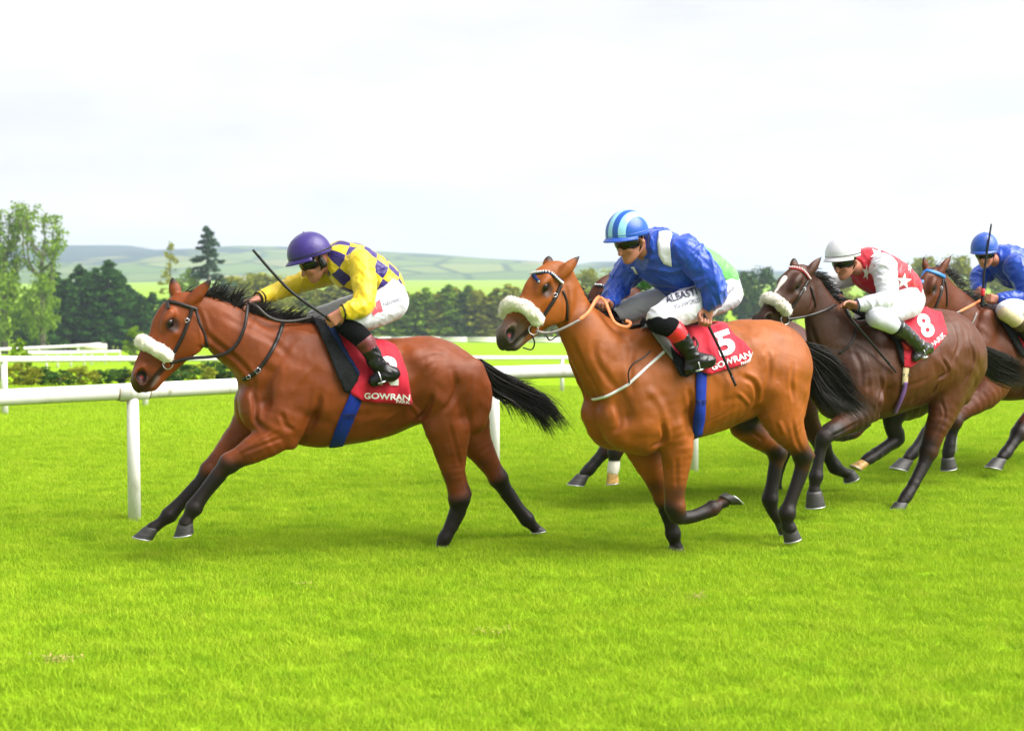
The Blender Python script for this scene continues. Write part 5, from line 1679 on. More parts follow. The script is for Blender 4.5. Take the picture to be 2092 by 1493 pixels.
saddle_cloth(H4, "red number 8 saddle cloth with white lettering on the dark horse",
    [(1818, 660), (1840, 647), (1882, 630), (1922, 641), (1932, 684), (1903, 720), (1857, 751), (1843, 750), (1843, 715), (1826, 676)],
    [("number", "8", (1886, 692), (1911, 681), 45, .035), ("lettering", "PARK", (1905, 711), (1931, 686), 9, .02)])
saddle_cloth(H5, "red saddle cloth cut off by the right edge of the picture", [(2048, 645), (2075, 640), (2120, 634), (2150, 650), (2150, 700), (2125, 735), (2094, 725), (2078, 690)], [])

def stirrup(fr, c, foot_dir, lat=np.array([0, 1.0, 0])):
    """A steel stirrup iron: an arch closed by a flat tread."""
    f = foot_dir / np.linalg.norm(foot_dir)
    up = np.cross(f, lat); up = up if up[2] > 0 else -up
    pts = []
    for t in np.linspace(-0.15, math.pi + .15, 17):
        pts.append(c + lat * .055 * math.cos(t) + up * (.075 * math.sin(t) + .012))
    arch = tube(np.array(pts), .0045, 6)
    tread = box_vq(c, (.022, .06, .005), np.stack([f, lat, up]))
    return join([arch, tread]), c + up * .09

def saddle(sp, label, seat, seat_mat, girth, girth_w, girth_mat, pads, foot, flap=None, lower_girth=None):
    fr, sk = sp["frame"], sp["skin"]
    root = empty("racing_saddle", sp["root"].location, fr.rz)
    tag(root, label, "saddle", "racing saddles")
    S = Solid(.009)
    S.add(fr.chain([(x, y, r, 0, 1.6) for x, y, r in seat]), k=.02)
    V, Q = S.mesh(2)
    part("seat", (V, Q, None), seat_mat, root)
    m = np.array([1, -1, 1.0])
    for nm, poly, mat, off, th in pads:
        A = poly_sheet(sk, poly, off, 6, .003, 9)
        sheet_obj(nm, A, mat, root, th)
        sheet_obj(nm, (A[0] * m, None, A[2][:, ::-1]), mat, root, th)
    g = pair("girth", strap(sk, girth, girth_w, .008, .008), girth_mat, root)
    if lower_girth:
        path, w, mt = lower_girth
        pair("girth_strap", strap(sk, path, w, .008, .015), mt, g)
    gx, gy = girth[len(girth) // 2]
    wb = girth_w * .32
    for dx in (-6, 6): part("girth_buckle", buckle(sk, gx + dx, gy, wb * .55, 0, .018), MT["leather"], g)
    for sd in (1, -1):
        heel, toe, v = foot
        h, t = fr.P(*heel, v), fr.P(*toe, v)
        c = (h * .38 + t * .62) * np.array([1, sd, 1]); c[2] -= .012
        (vqt, top) = stirrup(fr, c, (t - h))
        st = part("stirrup", vqt, MT["steel"], root)
        sx, sy, _ = seat[len(seat) // 2]
        p0 = fr.P(sx, sy + 6, .1) * np.array([1, sd, 1])
        mid = (p0 + top) / 2 + np.array([0, sd * .07, 0])
        P = smooth_path([p0, mid, top], 6)
        N = np.tile([0, float(sd), .3], (len(P), 1))
        part("stirrup_leather", ribbon(P, N, .018, .004), MT["leather"], root)
    return root
saddle(H1, "small racing saddle with navy pad and broad blue girth on the leading horse", [(690, 672, 12), (730, 690, 12), (770, 703, 12), (800, 704, 9)], MT["navy"],
    [(729, 800), (722, 822), (711, 848), (697, 882), (686, 910)], .088, MT["blue_web"],
    [("pad", [(640, 660), (664, 663), (672, 672), (700, 718), (729, 766), (728, 778), (713, 804), (702, 800), (690, 772), (676, 738), (658, 695)], MT["felt_black"], .026, .012),
     ("pad_edge", [(664, 660), (672, 664), (702, 712), (731, 764), (729, 770), (698, 722), (668, 676)], MT["navy"], .034, .008)],
    ((806, 767), (758, 782), .31))
saddle(H2, "small racing saddle with grey pad and blue girth on the number 5 horse", [(1320, 660, 11), (1360, 672, 12), (1410, 672, 12), (1450, 668, 9)], MT["felt_black"],
    [(1432, 756), (1431, 790), (1430, 820), (1428, 850), (1423, 890)], .075, MT["blue_web"],
    [("pad", [(1306, 655), (1324, 657), (1345, 676), (1372, 715), (1388, 738), (1372, 738), (1352, 718), (1330, 684)], MT["grey_pad"], .026, .012),
     ("flap", [(1366, 712), (1385, 730), (1400, 748), (1410, 765), (1398, 772), (1386, 768), (1372, 742)], MT["felt_black"], .03, .012)],
    ((1452, 741), (1401, 757), .31))
saddle(H3, "racing saddle on the half hidden horse", [(1405, 665, 10), (1450, 668, 10), (1500, 664, 8)], MT["felt_black"], [(1475, 750), (1470, 790), (1466, 850)], .07, MT["blue_web"], [], ((1490, 728), (1452, 740), .31))
saddle(H4, "small black racing saddle with beige and purple girth on the dark horse", [(1795, 656, 9), (1830, 652, 10), (1865, 640, 9)], MT["felt_black"],
    [(1850, 750), (1848, 765), (1847, 784)], .055, MT["beige_web"],
    [("flap", [(1826, 674), (1842, 672), (1858, 684), (1865, 698), (1858, 708), (1846, 718), (1838, 704)], simple_mat("red_flap", (.55, .012, .012), .5, .08, 20, .1), .03, .01),
     ("pad", [(1788, 648), (1806, 655), (1826, 676), (1842, 716), (1843, 748), (1838, 738), (1828, 705), (1805, 675)], MT["felt_black"], .024, .010)],
    ((1900, 714), (1868, 733), .31), lower_girth=([(1847, 780), (1843, 800), (1836, 818), (1825, 842)], .04, MT["purple_web"]))
saddle(H5, "racing saddle cut off by the right edge of the picture", [(2040, 645, 8), (2080, 640, 9), (2120, 636, 8)], MT["felt_black"], [(2100, 735), (2100, 770), (2098, 812)], .06, MT["felt_black"],
    [("pad", [(2030, 640), (2048, 645), (2066, 668), (2080, 700), (2092, 728), (2084, 730), (2066, 700), (2045, 665)], MT["felt_black"], .024, .010)], ((2140, 712), (2100, 722), .31))
# ------------------------------------------------------------------ jockeys
def skin_mat(name, col):
    m = MatNodes(name)
    v = m.coord()
    m.color(m.ramp(m.noise(v, 22, 4), [(0.3, tuple(c * .85 for c in col)), (.7, tuple(min(1, c * 1.1) for c in col))]))
    m.set(rough=.5, spec=.35, sss=.12)
    m.b.inputs["Subsurface Radius"].default_value = (.012, .005, .003)
    m.bump(m.noise(v, 160, 2), .1, .002)
    return m.m
M_SKIN = skin_mat("skin", (.36, .145, .095))

def silk(name, col, rough=.38, spec=.4):
    m = MatNodes(name)
    v = m.coord()
    m.color(m.ramp(m.noise(v, 9, 3), [(.3, tuple(c * .9 for c in col)), (.7, tuple(min(1, c * 1.08) for c in col))]))
    m.set(rough=rough, spec=spec, sheen=.15)
    m.bump(m.math('ADD', m.noise(m.coord((1, 1, 1.8)), 14, 4, .55), m.math('MULTIPLY', m.noise(v, 500, 1), .08)), .28, .02)
    return m.m

def checked_silk(name, c1, c2, size):
    m = MatNodes(name)
    at = m.new("ShaderNodeAttribute", attribute_name="weave")
    ck = m.new("ShaderNodeTexChecker")
    ck.inputs["Scale"].default_value = 1.0 / size
    ck.inputs["Color1"].default_value = (*c1, 1); ck.inputs["Color2"].default_value = (*c2, 1)
    wob = m.new("ShaderNodeVectorMath", operation='ADD')
    nz = m.new("ShaderNodeTexNoise"); nz.inputs["Scale"].default_value = 9
    m.l.new(m.coord(), nz.inputs["Vector"])
    sc = m.new("ShaderNodeVectorMath", operation='SCALE'); sc.inputs[3].default_value = .03
    m.l.new(nz.outputs["Color"], sc.inputs[0])
    m.l.new(at.outputs["Vector"], wob.inputs[0]); m.l.new(sc.outputs[0], wob.inputs[1])
    m.l.new(wob.outputs[0], ck.inputs["Vector"])
    m.color(ck.outputs["Color"])
    m.set(rough=.4, spec=.4, sheen=.15)
    m.bump(m.noise(m.coord((1, 1, 1.8)), 14, 4, .55), .45, .02)
    return m.m

def cap_stripes(name, c1, c2, w):
    m = MatNodes(name)
    sx = m.new("ShaderNodeSeparateXYZ")
    m.l.new(m.coord(), sx.inputs[0])
    f = m.math('FRACT', m.math('DIVIDE', m.math('ADD', m.math('ABSOLUTE', sx.outputs[1]), w * .5), w * 2))
    st = m.math('GREATER_THAN', f, .5)
    m.color(m.mix(st, c1, c2)); m.set(rough=.35, spec=.45)
    m.bump(m.noise(m.coord(), 40, 3), .15, .006)
    return m.m

M_BREECH = silk("white_breeches", (.50, .505, .56), .6, .2)
M_BREECH2 = silk("grey_white_breeches", (.48, .48, .535), .6, .2)
M_BOOT = simple_mat("polished_black_boot", (.004, .004, .005), .28, .3, 20, .5, spec=.35, bscale=35)
M_SOCK = simple_mat("black_sock", (.006, .006, .007), .95, .2, 60, .3, spec=.05)
M_GOGGLE = simple_mat("dark_goggle_lens", (.004, .004, .005), .15, .1, 10, spec=.35)
M_RUBBER = simple_mat("black_rubber", (.008, .008, .008), .5, .2, 30, .1, spec=.25)

def cshift(C, dr): 
    D = C.copy(); D[:, 3] += dr; return D

def add_hand(S, wrist, knuck, grip, curl_to, sc=1.0, bends=(.75, 1.5, 1.2), thumb_side=1):
    f = knuck - wrist; f /= np.linalg.norm(f)
    g = grip - f * (grip @ f); g /= np.linalg.norm(g)
    c = curl_to - f * (curl_to @ f) - g * (curl_to @ g); c /= np.linalg.norm(c)
    k = wrist + f * .085 * sc
    for i in range(4):
        off = g * (i - 1.5) * .0205 * sc
        S.add([[*(wrist + off * .45), .019 * sc], [*(k + off), .0135 * sc]], k=.010)
        lens = np.array([.042, .028, .021]) * sc * (1.0, 1.08, 1.0, .82)[i]
        p = k + off; a = 0; pts = [[*p, .0115 * sc]]
        for L, bnd in zip(lens, bends):
            a += bnd
            p = p + (f * math.cos(a) + c * math.sin(a)) * L
            pts.append([*p, .0098 * sc])
        pts[-1][3] = .0085 * sc
        S.add(pts, k=.005, sub=1)
    tb = wrist + f * .028 * sc + g * (-.030 * thumb_side) * sc
    t1 = tb + (f * .6 + g * (-.5 * thumb_side) + c * .5) * .042 * sc
    t2 = t1 + (f * .75 + c * .6 + g * .25 * thumb_side) * .036 * sc
    S.add([[*tb, .017 * sc], [*t1, .0125 * sc], [*t2, .0095 * sc]], k=.008, sub=2)
    return k, f, g, c

def build_jockey(J):
    fr = J["frame"]; hk = J["head"]
    root = empty("person", J["horse"]["root"].location, fr.rz)
    tag(root, J["label"], "person", "jockeys riding in the race")
    # --- head axes
    hx, hy, Rp, hv = hk["c"][0], hk["c"][1], hk["r"], hk.get("v", 0)
    hc = fr.P(hx, hy, hv); Rm = Rp * fr.m(hx, hy, hv); sc = Rm / .138
    def axes(pitch, yaw):
        ph, ya = R(pitch), R(yaw)
        f = np.array([math.cos(ph) * math.cos(ya), math.cos(ph) * math.sin(ya), -math.sin(ph)])
        l = np.array([-math.sin(ya), math.cos(ya), 0.0])
        return f, l, np.cross(f, l)
    f, l, u = axes(hk["pitch"], hk.get("yaw", 0))
    sk = hc - u * .062 * sc
    hp = lambda a, b, c_, r: [*(sk + (f * a + l * b + u * c_) * sc), r * sc]
    B = Solid(J.get("vox", .0052))
    B.add([hp(-.03, 0, .03, .080), hp(.02, 0, .03, .080)], k=.02)
    B.add([hp(.040, 0, .0, .062), hp(.048, 0, -.04, .056), hp(.052, 0, -.08, .042)], k=.02)
    for s in (1, -1):
        B.add([hp(-.01, s * .052, -.045, .022), hp(.035, s * .040, -.085, .024), hp(.070, s * .014, -.108, .022)], k=.02)
        B.add([hp(.068, s * .038, -.035, .022)], k=.02)
        B.add([hp(.084, s * .016, .012, .012), hp(.075, s * .045, .010, .013)], k=.012)
        B.add([hp(.096, s * .012, -.050, .009)], k=.006)
        B.add([hp(-.012, s * .078, .0, .012), hp(-.018, s * .084, -.022, .016), hp(-.008, s * .078, -.042, .010)], k=.006)
        B.add([hp(.096, 0, -.069, .009), hp(.088, s * .022, -.072, .007)], k=.004)
        B.add([hp(.094, 0, -.086, .009), hp(.086, s * .018, -.085, .007)], k=.004)
    B.add([hp(.080, 0, -.108, .019)], k=.02)
    B.add([hp(.090, 0, .004, .011), hp(.110, 0, -.028, .012), hp(.119, 0, -.044, .0145)], k=.008)
    tor = fr.chain(J["torso"]); an, af = fr.chain(J["arm_n"]), fr.chain(J["arm_f"])
    ln, lf = fr.chain(J["thigh_n"]), fr.chain(J["thigh_f"]); sn = fr.chain(J["shin_n"])
    sf = fr.chain(J["shin_f"]) if "shin_f" in J else sn * np.array([1, -1, 1, 1, 1])
    B.add([hp(-.025, 0, -.05, .056), [*(tor[0][:3] * .5 + (sk - u * .1 * sc) * .5), .058 * sc], [*tor[0][:3], .07 * sc]], k=.03)
    for C in (tor, an, af, ln, lf, sn[:4], sf[:4]):
        B.add(cshift(C, -.006), k=.03)
    hands = {}
    for key, arm in (("n", an), ("f", af)):
        hd = J["hand_" + key]
        k = fr.P(*hd["to"]); w = arm[-1][:3]
        grip = np.array(hd.get("grip", (0, 1, .2)), float)
        if "grip_px" in hd:
            q0, q1 = hd["grip_px"]; grip = fr.P(*q1) - fr.P(*q0); grip /= np.linalg.norm(grip)
        hands[key] = add_hand(B, w, k, grip, np.array(hd.get("curl", (0, -.4, -1)), float), sc * 1.0, hd.get("bends", (.75, 1.5, 1.2)), hd.get("thumb", 1))
    V, Q = B.mesh(1)
    mesh_obj("body", mesh_np("jockey_body", V, Q), M_SKIN, root)
    J["hands"] = hands
    # --- clothing
    wr = J.get("wr", .006)
    def cloth(name, adds, mat, amp=wr, freq=26, seed=1, vox=.0065, stretch=(1, 1, 1), weave=False, sm=2):
        S = Solid(vox)
        for C, k, fl in adds: S.add(C, k=k, flat=fl)
        V, Q = S.mesh(sm)
        if amp:
            V = wrinkle(V, Q, amp * .6, freq, seed, stretch)
            V = folds(V, Q, amp * 1.5, freq * 1.1, seed + 50, stretch)
        me = mesh_np(name, V, Q)
        if weave:
            a, b = tor[-2][:3], tor[0][:3]
            ax = (b - a) / np.linalg.norm(b - a); up = np.cross(ax, [0, 1.0, 0]); up = up if up[2] > 0 else -up
            d = V - a
            ang = np.arctan2(d[:, 1], d @ up)
            at_ = me.attributes.new("weave", 'FLOAT_VECTOR', 'POINT')
            at_.data.foreach_set("vector", np.stack([d @ ax + .013, ang * .155 + .04, np.full(len(V), .02)], 1).astype(np.float32).ravel())
        mesh_obj(name, me, mat, root)
        return Skin(fr, V, Q)
    dr = J.get("baggy", .012)
    J["shirt"] = cloth("silks", [(cshift(tor[:J.get("shirt_to", 4)], dr), .03, (False, False)), (cshift(an[:1], dr * .6), .05, (False, False)), (cshift(af[:1], dr * .6), .05, (False, False)),
                       (np.array([[*tor[0][:3], .075 * sc, 1], [*(tor[0][:3] * .45 + (sk - u * .085 * sc - f * .02 * sc) * .55), .068 * sc, 1]]), .04, (False, True))],
                       J["shirt_mat"], amp=wr * 1.1, freq=24, seed=J["seed"], weave=J.get("weave", False))
    for arm, sd in ((an, 1), (af, 2)):
        A = cshift(arm, dr * .9); A[-1, 3] = arm[-1, 3] + .004
        A[0, 3] += .003
        cloth("sleeve", [(A, .02, (False, True))], J["sleeve_mat"], amp=wr * 1.15, freq=30, seed=J["seed"] + sd, stretch=(1.3, .8, 1))
        # cuff
        e = arm[-1][:3] - arm[-2][:3]; e /= np.linalg.norm(e)
        for i, mt in enumerate(J.get("cuffs", [])):
            c0 = arm[-1][:3] - e * (.012 * i + .002)
            t = np.linspace(0, 2 * math.pi, 17)
            n1 = np.cross(e, [0, 0, 1.0]); n1 /= np.linalg.norm(n1); n2 = np.cross(e, n1)
            rr = arm[-1][3] + .006
            P = c0 + rr * (np.cos(t)[:, None] * n1 + np.sin(t)[:, None] * n2)
            mesh_obj("cuff", mesh_np("cuff", *tube(P, .006, 5, cap=False)), mt, root)
    pel = tor[-2:]
    J["breeches"] = cloth("breeches", [(cshift(pel, .006), .03, (False, False)), (cshift(ln, .006), .04, (False, False)), (cshift(lf, .006), .04, (False, False))],
                          J["breech_mat"], amp=wr * .55, freq=30, seed=J["seed"] + 5, stretch=(.7, 1, 1.2))
    for S0, side in ((sn, 1), (sf, -1)):
        i1, i2 = J.get("boot_split", (1, 2))
        def cut(a, b):
            D = resample(S0[:4], 6); n = len(D) - 1
            return D[int(a * n):int(b * n) + 1]
        sp_ = J.get("splits", (0.0, .40, .62, 1.0))
        mats = J["leg_mats"]
        segs = [(sp_[0], sp_[1], mats[0], "sock"), (sp_[1], sp_[2], mats[1], "boot_top")]
        for a, b, mt, nm in segs:
            if b - a < .02: continue
            D = cut(a, b)
            S = Solid(.0065); S.add(cshift(D, .007 if nm == "sock" else .010), k=.01, sub=1, flat=(a > 0, True))
            V, Q = S.mesh(1)
            mesh_obj(nm, mesh_np(nm, V, Q), mt, root)
        D = cut(sp_[2], 1.0)
        S = Solid(.006)
        S.add(cshift(D, .012), k=.012, sub=1, flat=(True, False))
        heel, toe = S0[4], S0[5]
        S.add([[*S0[3][:3], S0[3][3] + .008, 1], [*(heel[:3] * .8 + S0[3][:3] * .2), .040, 1], [*heel[:3], .038, 1]], k=.03, sub=2)
        S.add([[*heel[:3], .037, 1], [*(heel[:3] * .5 + toe[:3] * .5 + np.array([0, 0, .008])), .043, 1.05], [*toe[:3], .036, 1.1]], k=.03, sub=2)
        V, Q = S.mesh(2)
        V = wrinkle(V, Q, .004, 45, J["seed"] + 9, (1, 1, 1.6))
        mesh_obj("boot", mesh_np("boot", V, Q), J.get("boot_mat", M_BOOT), root)
    # --- helmet: own axes so that its pattern follows it
    hf, hl, hu = axes(hk["tilt"], hk.get("yaw", 0))
    Vh, Qh = [], []
    nu, nw = 40, 18
    for j in range(nw + 1):
        w = (j / nw) * R(100)
        for i in range(nu):
            a = 2 * math.pi * i / nu
            x, y, z = math.sin(w) * math.cos(a), math.sin(w) * math.sin(a), math.cos(w)
            x *= 1.06 if x > 0 else 1.02
            Vh.append((x * .138, y * .118, z * .136 - .012))
    for j in range(nw):
        for i in range(nu):
            Qh.append((j * nu + i, j * nu + (i + 1) % nu, (j + 1) * nu + (i + 1) % nu, (j + 1) * nu + i))
    Mh = Matrix(((hf[0], hl[0], hu[0], hc[0]), (hf[1], hl[1], hu[1], hc[1]), (hf[2], hl[2], hu[2], hc[2]), (0, 0, 0, 1))) @ Matrix.Scale(sc, 4)
    hob = mesh_obj("helmet", mesh_np("helmet", np.array(Vh), Qh), J["cap_mat"], root)
    hob.matrix_local = Mh
    md = hob.modifiers.new("thick", 'SOLIDIFY'); md.thickness = .006
    # peak
    Vb, Qb = [], []
    n = 22
    for k in range(4):
        for i in range(n):
            a = R(-78) + R(156) * i / (n - 1)
            e = .036 * max(0, math.cos(a * 1.1)) * k / 3
            Vb.append(((.144 + e) * math.cos(a), (.119 + e * .6) * math.sin(a), -.022 - .006 * k - .010 * (k / 3) * math.cos(a) - .010 * math.sin(a) ** 2))
    for k in range(3):
        for i in range(n - 1):
            Qb.append((k * n + i, k * n + i + 1, (k + 1) * n + i + 1, (k + 1) * n + i))
    pk = mesh_obj("peak", mesh_np("peak", np.array(Vb), Qb), J.get("peak_mat", J["cap_mat"]), hob)
    md = pk.modifiers.new("thick", 'SOLIDIFY'); md.thickness = .004
    t = np.linspace(0, 2 * math.pi, 41)
    P = np.stack([.1475 * np.cos(t), .1205 * np.sin(t), np.full(41, -.012) - .004 * np.cos(t)], 1)
    mesh_obj("band", mesh_np("band", *tube(P, .0055, 6, cap=False)), J.get("band_mat", M_RUBBER), hob)
    t = np.linspace(R(-100), R(100), 31)
    P = np.stack([np.full(31, -.055), .1135 * np.sin(t) * 1.0, .119 * np.cos(t) - .010], 1); P[:, 1] *= .985; P[:, 2] *= 1.0
    P = np.stack([np.full(31, -.055) + .02 * np.abs(np.sin(t)) , .112 * np.sin(t), .129 * np.cos(t) - .012], 1)
    mesh_obj("elastic", mesh_np("elastic", *tube(P, .003, 5)), M_RUBBER, hob)
    bt = bmesh.new(); bmesh.ops.create_uvsphere(bt, u_segments=10, v_segments=6, radius=.009)
    bmesh.ops.translate(bt, verts=bt.verts, vec=(0, 0, .127))
    me = bpy.data.meshes.new("button"); bt.to_mesh(me); bt.free(); mesh_obj("button", me, J["cap_mat"], hob)
    # --- goggles on the face
    Fm = Matrix(((f[0], l[0], u[0], sk[0]), (f[1], l[1], u[1], sk[1]), (f[2], l[2], u[2], sk[2]), (0, 0, 0, 1))) @ Matrix.Scale(sc, 4)
    Vg, Qg = [], []
    n = 23
    rows = [(-.044, -.004), (-.034, .007), (-.012, .014), (.012, .013), (.030, .002)]
    for zz, ex in rows:
        for i in range(n):
            a = R(-82) + R(164) * i / (n - 1)
            dip = .010 * math.exp(-(a / .22) ** 2) if zz < -.02 else 0
            Vg.append(((.092 + ex) * math.cos(a) + .004, (.080 + ex) * math.sin(a), zz + dip + .004))
    for k in range(len(rows) - 1):
        for i in range(n - 1):
            Qg.append((k * n + i, k * n + i + 1, (k + 1) * n + i + 1, (k + 1) * n + i))
    gg = mesh_obj("goggles", mesh_np("goggles", np.array(Vg), Qg), J.get("goggle_mat", M_GOGGLE), root)
    gg.matrix_local = Fm
    md = gg.modifiers.new("thick", 'SOLIDIFY'); md.thickness = .008
    # --- chin strap
    for s in (1, -1):
        P = np.array([(-.02, s * .092, .02), (-.012, s * .083, -.03), (.02, s * .062, -.075), (.052, s * .030, -.118), (.062, 0, -.126)])
        cs = mesh_obj("chin_strap", mesh_np("chin_strap", *tube(smooth_path(P, 5), .0065, 6)), M_RUBBER, root)
        cs.matrix_local = Fm
    if J.get("ear_guard"):
        for s in (1, -1):
            S = Solid(.006); S.add([[-.015, s * .086, -.005, .02], [-.012, s * .084, -.045, .026]], k=.01)
            V, Q = S.mesh(1)
            eg = mesh_obj("ear_guard", mesh_np("ear_guard", V, Q), M_RUBBER, root); eg.matrix_local = Fm
    return root

def whip(J, label, pts, cap_mat=None, r0=.0115, r1=.0085):
    fr = J["frame"]
    P = smooth_path([fr.P(*p) for p in pts], 8)
    root = empty("riding_whip", J["horse"]["root"].location, fr.rz)
    tag(root, label, "whip", "jockeys' whips")
    n = len(P); k = max(3, n // 4)
    part("handle", tube(P[:k + 1], np.full(k + 1, r0 * 1.25), 8), M_RUBBER, root)
    part("shaft", tube(P[k:-2], np.linspace(r0 * .85, r1, n - k - 2), 8), M_RUBBER, root)
    e = P[-1] - P[-3]; e /= np.linalg.norm(e)
    part("flap", ribbon(np.linspace(P[-3], P[-1] + e * .01, 5), np.tile(np.array([0, 1.0, .1]), (5, 1)), .015, .008), M_RUBBER, root)
    if cap_mat is not None:
        part("collar", tube(P[k - 1:k + 3], r0 * 1.5, 8), cap_mat, root)
    return root

C_PURPLE, C_YELLOW, C_ROYAL = (.019, .006, .125), (.58, .41, .006), (.003, .045, .36)
yellow = silk("yellow_silk", C_YELLOW, .5)
royal = silk("royal_blue_silk", C_ROYAL, .34)
red_silk = silk("red_silk", (.42, .008, .024), .4)
white_silk = silk("white_silk", (.58, .585, .64), .45)
green_silk = silk("green_silk", (.11, .38, .09), .45)
white_print = MT["white_print"]

J1 = dict(frame=F1, horse=H1, seed=31, label="jockey in yellow and purple checks and purple cap urging the leading horse",
    head=dict(c=(632, 514), r=43, pitch=33, tilt=17, yaw=6, v=.02),
    torso=[(700, 532, 36, .01, 1.1), (718, 546, 46, 0, 1.12), (752, 562, 43, 0, 1.05), (786, 584, 36, 0, 1.05), (798, 616, 35, 0, 1.12)], shirt_to=4,
    arm_n=[(735, 538, 25, .17), (744, 582, 22, .26), (742, 622, 20, .32), (718, 633, 17, .34), (700, 637, 12, .345)],
    arm_f=[(690, 552, 24, -.16), (640, 568, 21, -.19), (602, 582, 18, -.18), (560, 598, 15, -.13), (527, 610, 11, -.06)],
    hand_n=dict(to=(680, 653, .34), grip_px=((690, 662, .34), (640, 625, .34)), curl=(.1, -.9, -.4)),
    hand_f=dict(to=(498, 620, -.01), grip=(-.2, 1, 0), curl=(.1, 0, -1), bends=(.25, .35, .3)),
    thigh_n=[(796, 620, 35, .10), (750, 643, 30, .20), (706, 658, 22, .25)], thigh_f=[(790, 622, 34, -.10), (720, 632, 28, -.20), (650, 652, 22, -.25)],
    shin_n=[(704, 662, 20, .26), (738, 690, 19, .30), (757, 718, 14, .31), (768, 742, 12, .31), (803, 764, 11, .31), (764, 778, 11, .31)],
    shin_f=[(650, 656, 20, -.26), (690, 690, 18, -.30), (712, 718, 14, -.31), (724, 742, 12, -.31), (756, 764, 11, -.31), (718, 778, 11, -.31)],
    leg_mats=[M_SOCK, simple_mat("ribbed_brown_top", (.10, .012, .016), .45, .6, 60, .3), None], splits=(0, .40, .66, 1),
    shirt_mat=checked_silk("checked_silk", C_PURPLE, C_YELLOW, .092), weave=True, sleeve_mat=yellow, breech_mat=M_BREECH2,
    cuffs=[M_RUBBER, yellow, M_RUBBER, yellow], cap_mat=silk("purple_cap", C_PURPLE, .4), ear_guard=True)
J2 = dict(frame=F2, horse=H2, seed=47, label="jockey in royal blue with white shoulder panels and striped blue cap",
    head=dict(c=(1281, 471), r=45, pitch=26, tilt=10, yaw=14, v=.02),
    torso=[(1345, 512, 42, .0, 1.15), (1362, 534, 53, 0, 1.18), (1398, 562, 48, 0, 1.1), (1425, 590, 40, 0, 1.05), (1432, 612, 37, 0, 1.12)], shirt_to=4, baggy=.016, wr=.0085,
    arm_n=[(1400, 516, 30, .18), (1438, 552, 27, .25), (1460, 590, 22, .29), (1455, 612, 18, .28), (1448, 628, 13, .27)],
    arm_f=[(1300, 540, 27, -.17), (1275, 565, 24, -.21), (1260, 590, 20, -.21), (1250, 608, 16, -.16), (1243, 622, 12, -.10)],
    hand_n=dict(to=(1440, 655, .26), grip_px=((1436, 640, .26), (1470, 712, .30)), curl=(.9, -.3, 0), thumb=1),
    hand_f=dict(to=(1226, 607, -.02), grip=(.2, 1, .2), curl=(.1, 0, -1), bends=(.9, 1.2, 1.0)),
    thigh_n=[(1430, 616, 37, .11), (1385, 632, 33, .20), (1346, 650, 24, .26)], thigh_f=[(1420, 614, 35, -.11), (1340, 618, 28, -.20), (1272, 640, 22, -.25)],
    shin_n=[(1344, 658, 21, .27), (1374, 672, 19, .30), (1396, 700, 15, .31), (1415, 732, 12, .31), (1448, 738, 11, .31), (1406, 753, 12, .31)],
    leg_mats=[M_SOCK, simple_mat("red_boot_top", (.50, .010, .018), .35, .2, 30, .1), None], splits=(0, .36, .60, 1),
    shirt_mat=royal, sleeve_mat=royal, breech_mat=M_BREECH, cap_mat=cap_stripes("striped_cap", (.24, .50, .64), (.008, .07, .36), .036), peak_mat=silk("blue_peak", (.012, .07, .42)), band_mat=silk("blue_band", (.012, .07, .42)))
def tr(p): return (1516 + .86 * (p[0] - 833), 598 + .86 * (p[1] - 614)) + ((p[2] * .86,) + tuple(p[3:]) if len(p) > 3 else tuple(p[2:]))
J3 = dict(J1); J3.update(frame=F3, horse=H3, seed=61, label="jockey in green and white mostly hidden behind the blue jockey", vox=.008,
    head=dict(c=tr((632, 514)), r=37, pitch=33, tilt=17, yaw=6, v=.02), shirt_mat=green_silk, sleeve_mat=green_silk, cap_mat=green_silk, weave=False, cuffs=[], breech_mat=M_BREECH)
for k in ("torso", "arm_n", "arm_f", "thigh_n", "thigh_f", "shin_n", "shin_f"): J3[k] = [tr(p) for p in J1[k]]
J3["hand_n"] = dict(J1["hand_n"], to=tr((680, 652, .34)), grip_px=(tr((690, 662, .34)), tr((640, 625, .34))))
J3["hand_f"] = dict(J1["hand_f"], to=tr((498, 620, -.01)))
